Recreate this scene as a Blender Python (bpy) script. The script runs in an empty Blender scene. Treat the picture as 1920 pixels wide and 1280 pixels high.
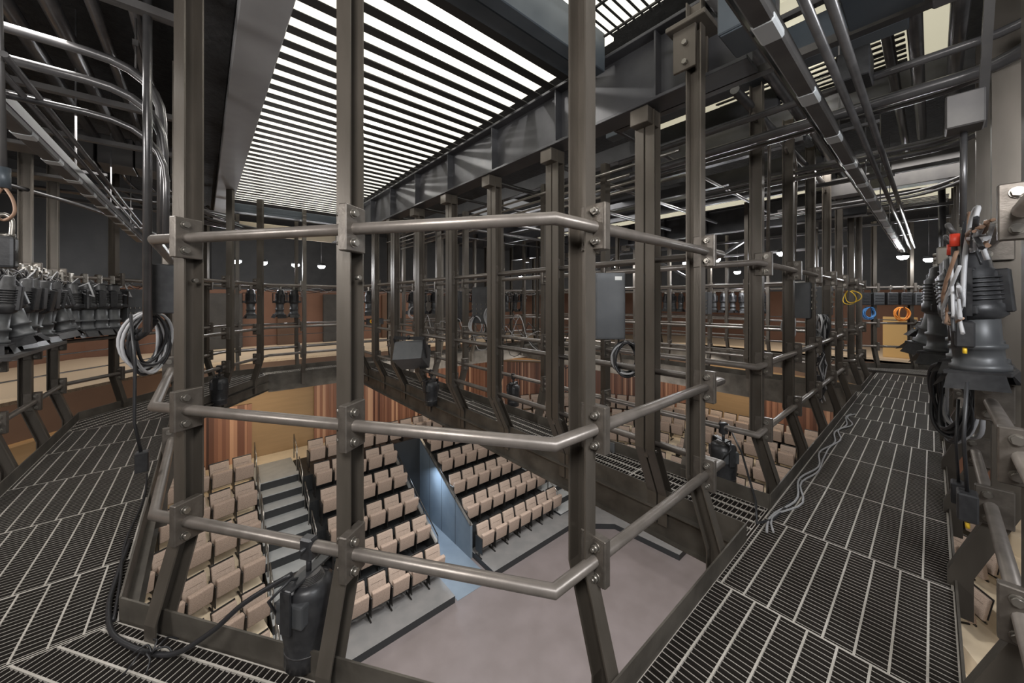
import bpy, bmesh, math, random
from mathutils import Vector, Matrix, Quaternion
random.seed(7)
C = bpy.context.scene.collection
PI = math.pi
V = Vector

# ------------------------------------------------------------------ mesh builder
class MB:
    def __init__(s):
        s.v = []; s.f = []; s.s = []; s.M = None; s.mi = {}; s.up = False
    def add(s, vs, fs, smooth=False):
        n = len(s.v)
        for p in vs:
            p = V(p)
            s.v.append(s.M @ p if s.M else p)
        for f in fs:
            s.f.append([i + n for i in f]); s.s.append(smooth)
        return s
    def box(s, x0, x1, y0, y1, z0, z1):
        return s.add([(x0,y0,z0),(x1,y0,z0),(x1,y1,z0),(x0,y1,z0),(x0,y0,z1),(x1,y0,z1),(x1,y1,z1),(x0,y1,z1)],
                     [(3,2,1,0),(4,5,6,7),(0,1,5,4),(1,2,6,5),(2,3,7,6),(3,0,4,7)])
    def rbox(s, x0, x1, y0, y1, z0, z1, r=.01, seg=2, R=None):
        bm = bmesh.new(); bmesh.ops.create_cube(bm, size=1)
        for v in bm.verts:
            v.co = V(((x1-x0)*v.co.x, (y1-y0)*v.co.y, (z1-z0)*v.co.z))
        bmesh.ops.bevel(bm, geom=list(bm.edges), offset=r, segments=seg, affect='EDGES', profile=.6)
        c = V(((x0+x1)/2, (y0+y1)/2, (z0+z1)/2))
        bm.verts.index_update()
        vs = [((R @ v.co) if R else v.co) + c for v in bm.verts]
        fs = [[v.index for v in f.verts] for f in bm.faces]
        bm.free()
        return s.add(vs, fs, seg > 2)
    def beam(s, p0, p1, w, h, up=(0,0,1)):
        p0 = V(p0); p1 = V(p1); d = (p1-p0).normalized(); u = V(up)
        a = d.cross(u)
        if a.length < 1e-4: a = d.cross(V((1,0,0)))
        a.normalize(); b = a.cross(d).normalized()
        vs = []
        for p in (p0, p1):
            for i, j in ((-1,-1),(1,-1),(1,1),(-1,1)):
                vs.append(p + a*i*w/2 + b*j*h/2)
        return s.add(vs, [(0,1,2,3),(7,6,5,4),(0,4,5,1),(1,5,6,2),(2,6,7,3),(3,7,4,0)])
    def cyl(s, p0, p1, r, n=12, r2=None, cap=True):
        p0 = V(p0); p1 = V(p1); r2 = r if r2 is None else r2
        d = (p1-p0).normalized(); a = d.orthogonal().normalized(); b = d.cross(a)
        vs = []
        for p, q in ((p0, r), (p1, r2)):
            for i in range(n):
                t = 2*PI*i/n
                vs.append(p + (a*math.cos(t) + b*math.sin(t))*q)
        s.add(vs, [(i, (i+1) % n, n+(i+1) % n, n+i) for i in range(n)], True)
        if cap:
            m = len(s.v)-2*n
            s.f.append([m+i for i in range(n)][::-1]); s.s.append(False)
            s.f.append([m+n+i for i in range(n)]); s.s.append(False)
        return s
    def tube(s, pts, r, n=10, closed=False, cap=True):
        P = [V(p) for p in pts]; N = len(P)
        segs = N if closed else N-1
        D = [(P[(i+1) % N]-P[i]).normalized() for i in range(segs)]
        u = D[0].orthogonal().normalized()
        if abs(D[0].z) < .9: u = D[0].cross(V((0,0,1))).normalized()
        w = D[0].cross(u)
        rings = []
        for i in range(N):
            din = D[i-1] if (i > 0 or closed) else D[0]
            dout = D[i] if i < segs else D[-1]
            if i == 0:
                uu, ww, dd = u, w, dout
            else:
                dd = din
            b = (din+dout)
            b = dd if b.length < 1e-5 else b.normalized()
            if i == 0: uu, ww = u, w
            ring = []
            for k in range(n):
                t = 2*PI*k/n
                o = (uu*math.cos(t)+ww*math.sin(t))*r
                den = dd.dot(b)
                o = o - dd*(o.dot(b)/den if abs(den) > .2 else 0)
                ring.append(P[i]+o)
            rings.append(ring)
            if i > 0 and i < segs:
                q = din.rotation_difference(dout)
                uu = (q @ uu).normalized(); ww = (q @ ww).normalized()
        vs = [p for r_ in rings for p in r_]
        fs = []
        for i in range(N if closed else N-1):
            j = (i+1) % N
            for k in range(n):
                k2 = (k+1) % n
                fs.append((i*n+k, i*n+k2, j*n+k2, j*n+k))
        s.add(vs, fs, True)
        if cap and not closed:
            m = len(s.v)-len(vs)
            s.f.append([m+k for k in range(n)][::-1]); s.s.append(False)
            s.f.append([m+(N-1)*n+k for k in range(n)]); s.s.append(False)
        return s
    def lathe(s, prof, n=16, M=None):
        vs = []
        for r, z in prof:
            for i in range(n):
                t = 2*PI*i/n
                p = V((r*math.cos(t), r*math.sin(t), z))
                vs.append(M @ p if M else p)
        fs = []
        for k in range(len(prof)-1):
            for i in range(n):
                j = (i+1) % n
                fs.append((k*n+i, k*n+j, (k+1)*n+j, (k+1)*n+i))
        return s.add(vs, fs, True)
    def prism(s, poly, z0, z1):
        n = len(poly)
        a = sum(poly[i][0]*poly[(i+1) % n][1]-poly[(i+1) % n][0]*poly[i][1] for i in range(n))
        if a < 0: poly = poly[::-1]
        vs = [(x, y, z0) for x, y in poly]+[(x, y, z1) for x, y in poly]
        fs = [list(range(n))[::-1], [n+i for i in range(n)]]
        fs += [(i, (i+1) % n, n+(i+1) % n, n+i) for i in range(n)]
        return s.add(vs, fs)
    def mesh(s, name, mat):
        me = bpy.data.meshes.new(name)
        me.from_pydata([tuple(p) for p in s.v], [], s.f)
        me.polygons.foreach_set('use_smooth', s.s)
        for x_ in (mat if isinstance(mat, (list, tuple)) else (mat,)): me.materials.append(x_)
        for i_, k_ in s.mi.items(): me.polygons[i_].material_index = k_
        if s.up:
            for p_ in me.polygons: p_.material_index = 1 if p_.normal.z > .9 else 0
        me.update()
        return me
    def build(s, name, mat, parent=None, loc=None, rotz=0):
        return link(name, s.mesh(name, mat), parent, loc, rotz)

def link(name, me, parent=None, loc=None, rotz=0):
    o = bpy.data.objects.new(name, me); C.objects.link(o)
    if parent: o.parent = parent
    if loc is not None: o.location = loc
    if rotz: o.rotation_euler = (0, 0, rotz)
    return o
def tag(o, label=None, cat=None, group=None, kind=None):
    if label: o['label'] = label
    if cat: o['category'] = cat
    if group: o['group'] = group
    if kind: o['kind'] = kind
    return o
def thing(name, label, cat, loc=(0,0,0), rotz=0, group=None):
    o = bpy.data.objects.new(name, None); C.objects.link(o)
    o.empty_display_size = .1
    o.location = loc; o.rotation_euler = (0, 0, rotz)
    return tag(o, label, cat, group)
def copy_tree(o, parent=None):
    c = o.copy(); C.objects.link(c); c.parent = parent
    for ch in list(o.children): copy_tree(ch, c)
    return c
def struct(o):
    o['kind'] = 'structure'; return o
ORD = ['first','second','third','fourth','fifth','sixth','seventh','eighth','ninth','tenth','eleventh','twelfth','thirteenth','fourteenth','fifteenth','sixteenth','seventeenth','eighteenth','nineteenth','twentieth']
def od(i): return ORD[i] if i < 20 else '%dth' % (i+1)

# ------------------------------------------------------------------ materials
def mat(name, col, rough=.5, metal=0., col2=None, nscale=20, bump=0., bscale=60, stretch=(1,1,1), emit=None, estr=0, thr=(.35,.7)):
    m = bpy.data.materials.new(name); m.use_nodes = True
    nt = m.node_tree; N = nt.nodes; L = nt.links
    b = N['Principled BSDF']
    b.inputs['Base Color'].default_value = (*col, 1); b.inputs['Roughness'].default_value = rough
    b.inputs['Metallic'].default_value = metal
    tc = N.new('ShaderNodeTexCoord'); mp = N.new('ShaderNodeMapping'); mp.inputs['Scale'].default_value = stretch
    L.new(tc.outputs['Object'], mp.inputs['Vector'])
    if col2:
        nz = N.new('ShaderNodeTexNoise'); nz.inputs['Scale'].default_value = nscale; nz.inputs['Detail'].default_value = 4
        L.new(mp.outputs[0], nz.inputs['Vector'])
        cr = N.new('ShaderNodeValToRGB'); cr.color_ramp.elements[0].color = (*col, 1); cr.color_ramp.elements[1].color = (*col2, 1)
        cr.color_ramp.elements[0].position = thr[0]; cr.color_ramp.elements[1].position = thr[1]
        L.new(nz.outputs[0], cr.inputs[0]); L.new(cr.outputs[0], b.inputs['Base Color'])
    if bump:
        n2 = N.new('ShaderNodeTexNoise'); n2.inputs['Scale'].default_value = bscale; n2.inputs['Detail'].default_value = 3
        L.new(mp.outputs[0], n2.inputs['Vector'])
        bp = N.new('ShaderNodeBump'); bp.inputs['Strength'].default_value = bump; bp.inputs['Distance'].default_value = .01
        L.new(n2.outputs[0], bp.inputs['Height']); L.new(bp.outputs[0], b.inputs['Normal'])
    if emit:
        b.inputs['Emission Color'].default_value = (*emit, 1); b.inputs['Emission Strength'].default_value = estr
    return m
M = {}
M['steel'] = mat('dark_bronze_steel', (.10,.087,.072), .38, .4, (.135,.117,.098), 9, .06, 90, (1,1,.25))
M['pipe'] = mat('painted_pipe', (.19,.168,.148), .36, .45, (.24,.212,.19), 14, .04, 60)
M['plate'] = mat('plate_steel', (.12,.105,.09), .38, .5, (.17,.15,.13), 25, .08, 80)
M['bolt'] = mat('zinc_bolt', (.30,.28,.25), .32, .8)
M['bare'] = mat('galvanised_steel', (.42,.44,.46), .4, .8, (.30,.32,.34), 12)
M['grate'] = mat('grating_lit_steel', (.46,.43,.38), .5, .1, (.60,.56,.51), 7, .05, 60)  # crossbars and rim tops, overhead light put into the lighter colour
M['gthin'] = mat('bar_lit_top', (.30,.28,.25), .5, .1, (.42,.39,.35), 9)  # thin bar tops, lightened as if lit from above
M['gside'] = mat('grating_shaded_side', (.035,.03,.026), .55, .2)  # bar sides, their shade put into the dark colour
M['curb'] = mat('toe_board_steel', (.075,.066,.055), .5, .3, (.14,.125,.105), 5, .1, 40)
M['black'] = mat('black_fixture', (.028,.028,.03), .38, .2, (.045,.045,.047), 30, .04, 80)
M['darkgrey'] = mat('dark_grey_enamel', (.075,.078,.082), .42, .2, (.09,.093,.097), 10)
M['cable'] = mat('black_cable', (.025,.025,.027), .4)
M['gcable'] = mat('grey_cable', (.42,.42,.43), .45)
M['rust'] = mat('brown_cable', (.28,.17,.11), .6)
M['red'] = mat('red_plastic', (.7,.06,.03), .4)
M['yellow'] = mat('yellow_plastic', (.85,.55,.04), .4)
M['blue'] = mat('blue_cable', (.08,.25,.55), .4)
M['orange'] = mat('orange_plastic', (.85,.30,.05), .4)
M['white'] = mat('white_label', (.8,.8,.78), .5)
M['lens'] = mat('frosted_lens', (.55,.57,.58), .35)
M['glass'] = mat('lamp_glass', (.7,.75,.8), .15, .3)
M['girder'] = mat('girder_paint', (.055,.055,.06), .42, .3, (.075,.075,.08), 6, .05, 40)
M['beam'] = mat('blue_grey_beam', (.07,.085,.10), .45, .3, (.09,.105,.12), 5)
M['greybeam'] = mat('grey_beam_paint', (.30,.30,.305), .55, .1, (.34,.34,.345), 4)
M['slat'] = mat('dark_slat', (.035,.033,.03), .5, .2)
M['deck'] = mat('deck_glow', (.8,.8,.74), .7, 0, (.7,.7,.64), 6, emit=(1,.965,.85), estr=1.15)  # white roof deck; lamplight on it is put in as emission
M['dimdeck'] = mat('dim_deck_glow', (.75,.72,.58), .7, emit=(1,.93,.68), estr=.45)  # dimmer roof deck, its received light also put in as emission
M['ceil'] = mat('sprayed_black_insulation', (.018,.018,.019), .85, 0, (.035,.035,.036), 14, 1.0, 26)
M['duct'] = mat('grey_duct', (.085,.08,.08), .45, .35, (.11,.105,.10), 8)
M['conduit'] = mat('painted_conduit', (.10,.098,.10), .3, .6, (.14,.135,.135), 10)
M['darkwall'] = mat('dark_wall', (.035,.034,.033), .6, 0, (.05,.048,.046), 3, .15, 30)
M['terra'] = mat('terracotta_wall', (.155,.078,.050), .7, 0, (.175,.09,.058), 2)
M['tan'] = mat('tan_wall', (.235,.155,.080), .65, 0, (.26,.172,.09), 3, 0, 1, (.3,.3,4))
M['fascia'] = mat('brown_fascia', (.085,.045,.026), .6, 0, (.10,.053,.03), 2)
M['cream'] = mat('cream_floor', (.72,.62,.47), .6, 0, (.66,.56,.42), 5)
M['gfloor'] = mat('gallery_floor', (.62,.50,.36), .6)
M['wood'] = mat('wood_panelling', (.22,.055,.028), .45, 0, (.55,.26,.15), 7, 0, 1, (1,1,.03), thr=(.38,.66))
M['stage'] = mat('stage_floor', (.125,.108,.106), .45, 0, (.15,.13,.13), 1.6, .02, 30)
M['deckgrey'] = mat('grey_platform', (.135,.135,.135), .45, 0, (.165,.162,.16), 3)
M['tread'] = mat('grey_stair_tread', (.30,.315,.32), .5, 0, (.35,.36,.365), 4)
M['riser'] = mat('black_riser', (.02,.022,.024), .5)
M['vom'] = mat('blue_grey_panel', (.13,.165,.205), .45, .1, (.16,.20,.24), 2)
M['chrome'] = mat('brushed_rail', (.35,.34,.32), .3, .9)
M['ochre'] = mat('ochre_panel', (.60,.39,.15), .6)
M['fabric'] = mat('tweed_fabric', (.20,.148,.118), .9, 0, (.42,.33,.27), 90, .35, 160, thr=(.3,.7))
M['fabric2'] = mat('tweed_backrest', (.22,.168,.137), .9, 0, (.44,.355,.295), 90, .35, 160, thr=(.3,.7))
M['seamdark'] = mat('seam_dark_thread', (.09,.065,.05), .9)  # dark brown seam line of the backrest
M['frame'] = mat('black_seat_frame', (.022,.021,.02), .35, .4)
M['lampglow'] = mat('lamp_glow', (1,1,1), .5, emit=(.95,.97,1), estr=60)
M['cove'] = mat('cove_light', (1,.8,.5), .5, emit=(1,.66,.30), estr=7)
M['stairlight'] = M['white']

# wood: vertical boards of unequal tone
def wood_nodes():
    m = M['wood']; nt = m.node_tree; N = nt.nodes; L = nt.links
    b = N['Principled BSDF']
    geo = N.new('ShaderNodeTexCoord'); sp = N.new('ShaderNodeSeparateXYZ'); L.new(geo.outputs['Object'], sp.inputs[0])
    ad = N.new('ShaderNodeMath'); ad.operation = 'SUBTRACT'; L.new(sp.outputs[0], ad.inputs[0]); L.new(sp.outputs[1], ad.inputs[1])
    mu = N.new('ShaderNodeMath'); mu.operation = 'MULTIPLY'; mu.inputs[1].default_value = 9.; L.new(ad.outputs[0], mu.inputs[0])
    fl = N.new('ShaderNodeMath'); fl.operation = 'FLOOR'; L.new(mu.outputs[0], fl.inputs[0])
    wn = N.new('ShaderNodeTexWhiteNoise'); wn.noise_dimensions = '1D'; L.new(fl.outputs[0], wn.inputs['W'])
    cr = N.new('ShaderNodeValToRGB')
    e = cr.color_ramp.elements
    e[0].color = (.065,.030,.021,1); e[0].position = 0
    e[1].color = (.38,.21,.13,1); e[1].position = 1
    for p, c in ((.25,(.14,.060,.038,1)), (.55,(.20,.095,.06,1)), (.8,(.25,.12,.075,1)), (.93,(.47,.29,.19,1))):
        x = e.new(p); x.color = c
    L.new(wn.outputs['Value'], cr.inputs[0]); L.new(cr.outputs[0], b.inputs['Base Color'])
wood_nodes()

# ------------------------------------------------------------------ posts and rails
ZL = (.50, 1.045, 1.885)          # handrail heights
NP0, NP1 = .004, .096             # channel depth outward of the rail line
_pm = {}
def post_meshes(top, lean, plates, detail, sides):
    key = (round(top,2), round(lean,2), plates, detail, sides)
    if key in _pm: return _pm[key]
    def profile(s):      # swept C section, path in (n, z)
        path = [(0, -.16-.0), (0, .075), (lean, .475), (lean, top)]
        path = [(p[0]-lean, p[1]) for p in path]
        w0, w1 = .007*s, (.072 if len(sides) == 1 else .078)*s
        if s == 2: w0, w1 = -.074, -.006; s = 1
        th = .008
        sec = [(w0,NP0),(w1,NP0),(w1,NP0+th),(w0+th*s,NP0+th),(w0+th*s,NP1-th),(w1,NP1-th),(w1,NP1),(w0,NP1)]
        mb = MB(); n = len(sec); vs = []
        for (a, z) in path:
            for (t, nn) in sec: vs.append((t, nn+a, z))
        fs = []
        for k in range(len(path)-1):
            for i in range(n):
                j = (i+1) % n
                q = (k*n+i, k*n+j, (k+1)*n+j, (k+1)*n+i)
                fs.append(q if s > 0 else q[::-1])
        e = (len(path)-1)*n
        for a, b, c_, d in ((0,1,2,3),(0,3,4,7),(4,5,6,7)):
            fs.append((e+a, e+b, e+c_, e+d)); fs.append((d, c_, b, a))
        mb.add(vs, fs)
        return mb
    chan = [profile(s).mesh('channel_section', M['steel']) for s in sides]
    pl = MB()
    pl.rbox(-.019, .019, -.052, .075, -.098, .098, .004, 1)
    pl.box(-.024, -.020, -.046, .06, -.092, .092)
    plate = pl.mesh('clamp_plate', M['plate'])
    bl = MB()
    bl.cyl((-.03,0,0),(.03,0,0),.008,8)
    for s in (-1, 1):
        bl.cyl((s*.019,0,0), (s*.026,0,0), .019, 14)
        bl.cyl((s*.025,0,0), (s*.042,0,0), .0155, 6)
        if s < 0: bl.cyl((s*.042,0,0), (s*.055,0,0), .008, 10)
    bolt = bl.mesh('bolt', M['bolt'])
    ho = MB().cyl((-.011,0,0), (.011,0,0), .010, 12).mesh('bolt_hole_ring', M['bolt'])
    _pm[key] = (chan, plate, bolt, ho)
    return _pm[key]
N_POST = [0]
def post(x, y, ang, label, top=3.45, lean=.12, detail=1, levels=(0,1,2), group=None, sides=(-1,)):
    """ang: direction of outward normal (local +y)"""
    chan, plate, bolt, hole = post_meshes(top, lean, levels, detail, sides)
    r = thing('guardrail_post', label, 'post', (x, y, 0), ang-PI/2, group)
    for c in chan: link('channel_section', c, r)
    for k in levels:
        p = link('clamp_plate', plate, r, (0, 0, ZL[k]))
        if detail:
            for s in (-1, 1): link('bolt', bolt, p, (0, -.012, s*.062))
    if detail: link('bolt_hole_ring', hole, r, (0, (NP0+NP1)/2, 1.68)); 
    return r

def rail(pts, label, closed=False, zs=ZL, names=('lower','middle','upper'), cat='handrail', r=.0255):
    for z, nm in zip(zs, names):
        mb = MB().tube([(p[0], p[1], z) for p in pts], r, 12, closed)
        tag(mb.build('handrail_pipe', M['pipe']), '%s steel handrail %s' % (nm, label), cat)

def run_posts(p0, p1, dists, n_ang, where, start, **kw):
    p0 = V(p0); p1 = V(p1); d = (p1-p0).normalized()
    for i, s in enumerate(dists):
        p = p0 + d*s
        post(p.x, p.y, n_ang, 'bolted dark steel channel post %s, %s from %s' % (where, od(i), start), **kw)

CX0 = 5.67                         # mirror plane of the catwalk plan
A1 = (-.185, 2.55); B1 = (.99, .915); A2 = (-.185, 6.85); B2 = (.99, 8.49)
NA = math.atan2(.58, .8146)        # outward (void side) normal of the front diagonal
mir = lambda p: (2*CX0-p[0], p[1])
# bay 1 (left void)
rail([A1, B1, (2.60,.915), (2.60,8.49), B2, A2], 'looping round the near opening beside the camera', True)
rail([(3.37,.915), (7.93,.915), (7.93,8.49), (3.37,8.49)], 'looping round the middle opening', True)
rail([mir(p) for p in ((2.56,.915), B1, A1, A2, B2, (2.56,8.49))], 'looping round the far opening', True)
rail([(-1.365,4.3), (-1.365,7.25), (.32,9.63), (11.02,9.63), (12.7,7.25), (12.7,3.2)], 'on the outer edge of the left and back catwalk')
rail([(1.75,-.2), (11.9,-.2)], 'on the outer edge of the right catwalk')
rail([(13.05,-.55), (11.55,1.6)], 'closing the far end of the right catwalk')

# near posts
post(-.07, 2.389, NA, 'large bolted channel post on the near diagonal railing, left one beside the cable coil', sides=(2,))
post(.479, 1.617, NA, 'large bolted channel post in the middle of the near diagonal railing', sides=(2,))
post(1.256, .915, PI/2, 'large bolted channel post at the right bend of the near railing')
post(2.38, .915, PI/2, 'bolted channel post where the near railing meets the cross catwalk')
for i, x in enumerate((3.59, 4.62, 5.65, 6.68, 7.71)):
    post(x, .915, PI/2, 'steel post on the right catwalk inner railing, %s past the first cross catwalk' % od(i))
for i, x in enumerate((9.0, 10.1)):
    post(x, .915, PI/2, 'far steel post on the right catwalk railing, %s past the second cross catwalk' % od(i))
for i, y in enumerate((3.85, 4.85, 5.8, 6.65)):
    post(-.185, y, 0, 'steel post on the left catwalk inner railing, %s behind the cable coil' % od(i))
post(.28, 7.5, -NA, 'steel post on the back left diagonal railing, left one'); post(.75, 8.155, -NA, 'steel post on the back left diagonal railing, right one')
YS = [1.40+.943*k for k in range(8)]
for i, y in enumerate(YS):
    post(2.60, y, PI, 'double channel post on the near side of the first cross catwalk, %s from the right' % od(i), top=2.98, lean=.19, sides=(-1,1))
for i, y in enumerate(YS):
    post(3.37, y, 0, 'steel post on the far side of the first cross catwalk, %s from the right' % od(i), top=3.1, lean=.12)
for i, y in enumerate(YS):
    post(7.93, y, PI, 'distant post on the near side of the second cross catwalk, %s from the right' % od(i), detail=0)
for i, y in enumerate(YS):
    post(8.78, y, 0, 'distant post on the far side of the second cross catwalk, %s from the right' % od(i), detail=0)
for i, x in enumerate((1.55, 2.3, 3.7, 4.75, 5.8, 6.85, 7.7, 9.1, 10.1)):
    post(x, 8.49, -PI/2, 'distant post on the inner railing of the back catwalk, %s from the left' % od(i), detail=0)
for i, x in enumerate((.6, 1.7, 2.8, 3.9, 5.0, 6.1, 7.2, 8.3, 9.4, 10.5)):
    post(x, 9.63, PI/2, 'distant post on the outer railing of the back catwalk, %s from the left' % od(i), detail=0)
for i, y in enumerate((4.45, 5.35, 6.25, 7.17)):
    post(-1.365, y, PI, 'steel post on the outer railing of the left catwalk, %s from the frame edge' % od(i))
for i, s in enumerate((.75, 1.7, 2.55)):
    q = V((-1.365,7.25)) + (V((.32,9.63))-V((-1.365,7.25))).normalized()*s
    post(q.x, q.y, PI-NA, 'steel post on the outer railing of the back left diagonal, %s from the left' % od(i))
for i, x in enumerate((2.12, 3.15, 4.2, 5.25, 6.3, 7.35, 8.4, 9.45, 10.5)):
    post(x, -.2, -PI/2, 'steel post on the outer railing of the right catwalk, %s from the camera' % od(i), lean=.15)
for i, s in enumerate((.35, 1.0, 1.7, 2.4)):
    q = V((13.05,-.55)) + V((-.572,.82))*s
    post(q.x, q.y, math.atan2(.572,.82), 'steel post on the railing closing the far catwalk end, %s from the right' % od(i), detail=0)
for i, y in enumerate((2.9, 3.9, 4.9, 5.9)):
    post(11.53, y, PI, 'distant post on the inner railing of the far end catwalk, %s from the right' % od(i), detail=0)

# ------------------------------------------------------------------ gratings and toe boards
def clip(poly, o, d):
    """interval of the line o+t*d inside a convex polygon (CCW)"""
    t0, t1 = -1e9, 1e9
    n = len(poly)
    for i in range(n):
        a = V(poly[i]); b = V(poly[(i+1) % n]); e = b-a
        nx = V((-e.y, e.x))
        k = nx.dot(d); c = nx.dot(V(o)-a)
        if abs(k) < 1e-9:
            if c < 0: return None
            continue
        t = -c/k
        if k > 0: t0 = max(t0, t)
        else: t1 = min(t1, t)
    return (t0, t1) if t1-t0 > .01 else None
def grating(poly, d, label, off=0., pitch=.0315, cross=.108, z=0.):
    a = sum(poly[i][0]*poly[(i+1) % len(poly)][1]-poly[(i+1) % len(poly)][0]*poly[i][1] for i in range(len(poly)))
    if a < 0: poly = poly[::-1]
    c = V((sum(p[0] for p in poly)/len(poly), sum(p[1] for p in poly)/len(poly)))
    loc = [(p[0]-c.x, p[1]-c.y) for p in poly]
    d = V(d).normalized(); q = V((-d.y, d.x))
    mb = MB()
    ds = [V(p).dot(d) for p in loc]; qs = [V(p).dot(q) for p in loc]
    s = min(ds)+pitch*.5
    while s < max(ds):
        r = clip(loc, d*s, q)
        if r:
            p0 = d*s+q*r[0]; p1 = d*s+q*r[1]
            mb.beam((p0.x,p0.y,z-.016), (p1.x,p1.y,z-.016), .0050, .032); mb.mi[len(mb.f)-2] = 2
        s += pitch
    s = math.floor(min(qs)/cross)*cross+off
    while s < max(qs):
        r = clip(loc, q*s, d)
        if r:
            p0 = q*s+d*r[0]; p1 = q*s+d*r[1]
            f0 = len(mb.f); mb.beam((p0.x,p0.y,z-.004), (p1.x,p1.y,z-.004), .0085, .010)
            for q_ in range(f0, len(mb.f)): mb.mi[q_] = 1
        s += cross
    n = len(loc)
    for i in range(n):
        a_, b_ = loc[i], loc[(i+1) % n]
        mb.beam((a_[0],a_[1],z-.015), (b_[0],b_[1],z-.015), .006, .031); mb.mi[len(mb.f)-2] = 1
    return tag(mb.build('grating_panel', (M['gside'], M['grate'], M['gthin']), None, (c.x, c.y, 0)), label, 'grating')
def rect(x0, x1, y0, y1): return [(x0,y0),(x1,y0),(x1,y1),(x0,y1)]
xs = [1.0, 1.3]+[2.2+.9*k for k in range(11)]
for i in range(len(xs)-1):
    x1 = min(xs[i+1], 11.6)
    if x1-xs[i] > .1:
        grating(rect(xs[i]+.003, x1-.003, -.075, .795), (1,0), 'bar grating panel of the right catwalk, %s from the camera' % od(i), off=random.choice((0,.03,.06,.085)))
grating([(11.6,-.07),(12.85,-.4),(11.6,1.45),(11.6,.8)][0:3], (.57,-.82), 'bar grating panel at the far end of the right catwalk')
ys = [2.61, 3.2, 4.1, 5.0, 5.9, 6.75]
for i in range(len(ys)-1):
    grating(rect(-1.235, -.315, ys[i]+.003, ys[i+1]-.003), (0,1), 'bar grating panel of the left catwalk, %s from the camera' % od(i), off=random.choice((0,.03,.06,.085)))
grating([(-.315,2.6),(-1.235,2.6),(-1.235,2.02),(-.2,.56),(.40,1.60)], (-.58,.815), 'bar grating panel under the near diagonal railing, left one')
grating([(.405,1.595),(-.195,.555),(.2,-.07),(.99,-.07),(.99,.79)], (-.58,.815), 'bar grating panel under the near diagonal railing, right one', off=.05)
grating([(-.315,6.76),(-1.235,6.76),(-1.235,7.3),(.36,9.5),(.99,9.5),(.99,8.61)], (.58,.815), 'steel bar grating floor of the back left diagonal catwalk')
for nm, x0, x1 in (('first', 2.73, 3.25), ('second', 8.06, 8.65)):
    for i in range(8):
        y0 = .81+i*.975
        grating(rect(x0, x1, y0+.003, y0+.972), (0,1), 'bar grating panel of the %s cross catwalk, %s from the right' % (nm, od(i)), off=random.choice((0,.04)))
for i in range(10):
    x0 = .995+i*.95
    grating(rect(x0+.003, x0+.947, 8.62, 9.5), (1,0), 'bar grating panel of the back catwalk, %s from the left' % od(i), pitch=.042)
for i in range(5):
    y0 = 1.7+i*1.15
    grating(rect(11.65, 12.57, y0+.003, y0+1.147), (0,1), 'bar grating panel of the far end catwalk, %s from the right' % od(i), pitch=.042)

def toe(p0, p1, label, z0=-.2, z1=.11, flange=0.):
    """flange: signed sideways reach of the channel flanges"""
    mb = MB(); mb.beam((p0[0],p0[1],(z0+z1)/2), (p1[0],p1[1],(z0+z1)/2), .009, z1-z0)
    if flange:
        d = (V(p1)-V(p0)).normalized(); q = V((-d.y, d.x))*flange
        for zz in (z0+.005, -.035):
            mb.beam((p0[0]+q.x/2,p0[1]+q.y/2,zz), (p1[0]+q.x/2,p1[1]+q.y/2,zz), abs(flange), .009)
    return tag(mb.build('toe_board', M['curb']), label, 'toe board')
toe((-.31,2.62), (.99,.80), 'dark steel toe board under the near diagonal railing', z0=-.13, flange=.05)
toe((.985,.80), (2.72,.80), 'dark steel toe board between the near diagonal and the first cross catwalk', flange=.05)
toe((-.31,2.615), (-.31,6.78), 'dark steel toe board on the inner edge of the left catwalk', flange=-.05)
toe((-.31,6.78), (.99,8.61), 'dark steel toe board on the inner edge of the back left diagonal', flange=-.05)
toe((2.72,.805), (2.72,8.61), 'dark steel toe board on the near side of the first cross catwalk', z0=-.26, flange=.05)
toe((3.26,.805), (3.26,8.61), 'dark steel toe board on the far side of the first cross catwalk', z0=-.26, flange=-.05)
toe((3.26,.80), (8.05,.80), 'dark steel toe board on the inner edge of the right catwalk between the cross catwalks', flange=.05)
toe((8.05,.805), (8.05,8.61), 'dark steel toe board on the near side of the second cross catwalk', z0=-.3)
toe((8.66,.805), (8.66,8.61), 'dark steel toe board on the far side of the second cross catwalk', z0=-.3)
toe((8.66,.80), (10.35,.80), 'dark steel toe board past the second cross catwalk', flange=.05)
toe((10.35,.80), (11.65,2.62), 'dark steel toe board on the far right diagonal')
toe((11.65,2.62), (11.65,6.78), 'dark steel toe board on the inner edge of the far end catwalk')
toe((11.65,6.78), (10.35,8.61), 'dark steel toe board on the far back diagonal')
toe((.99,8.61), (10.35,8.61), 'dark steel toe board on the inner edge of the back catwalk', z0=-.25)
toe((.36,9.51), (11.0,9.51), 'dark steel toe board on the outer edge of the back catwalk')
toe((-1.24,4.2), (-1.24,7.31), 'dark steel toe board on the outer edge of the left catwalk')
toe((-1.24,7.31), (.36,9.51), 'dark steel toe board on the outer edge of the back left diagonal')
toe((1.5,-.085), (11.6,-.085), 'scuffed steel toe board on the outer edge of the right catwalk', z1=.035)
toe((12.9,-.45), (11.6,1.42), 'dark steel toe board closing the far end of the right catwalk')
# bright splice plate on the cross catwalk toe board
mb = MB(); mb.rbox(3.245,3.2535,2.15,2.95,-.01,.095,.001,1)
sp = mb.build('splice_plate', M['bare']); tag(sp, 'pale galvanised splice plate bolted inside the far toe board of the first cross catwalk', 'splice plate')
for i in range(6):
    y = 2.25+.115*(i//2)*2+.06*(i % 2)
    MB().cyl((3.246,y,.045), (3.234,y,.045), .013, 8).build('bolt', M['bolt'], sp)

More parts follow.
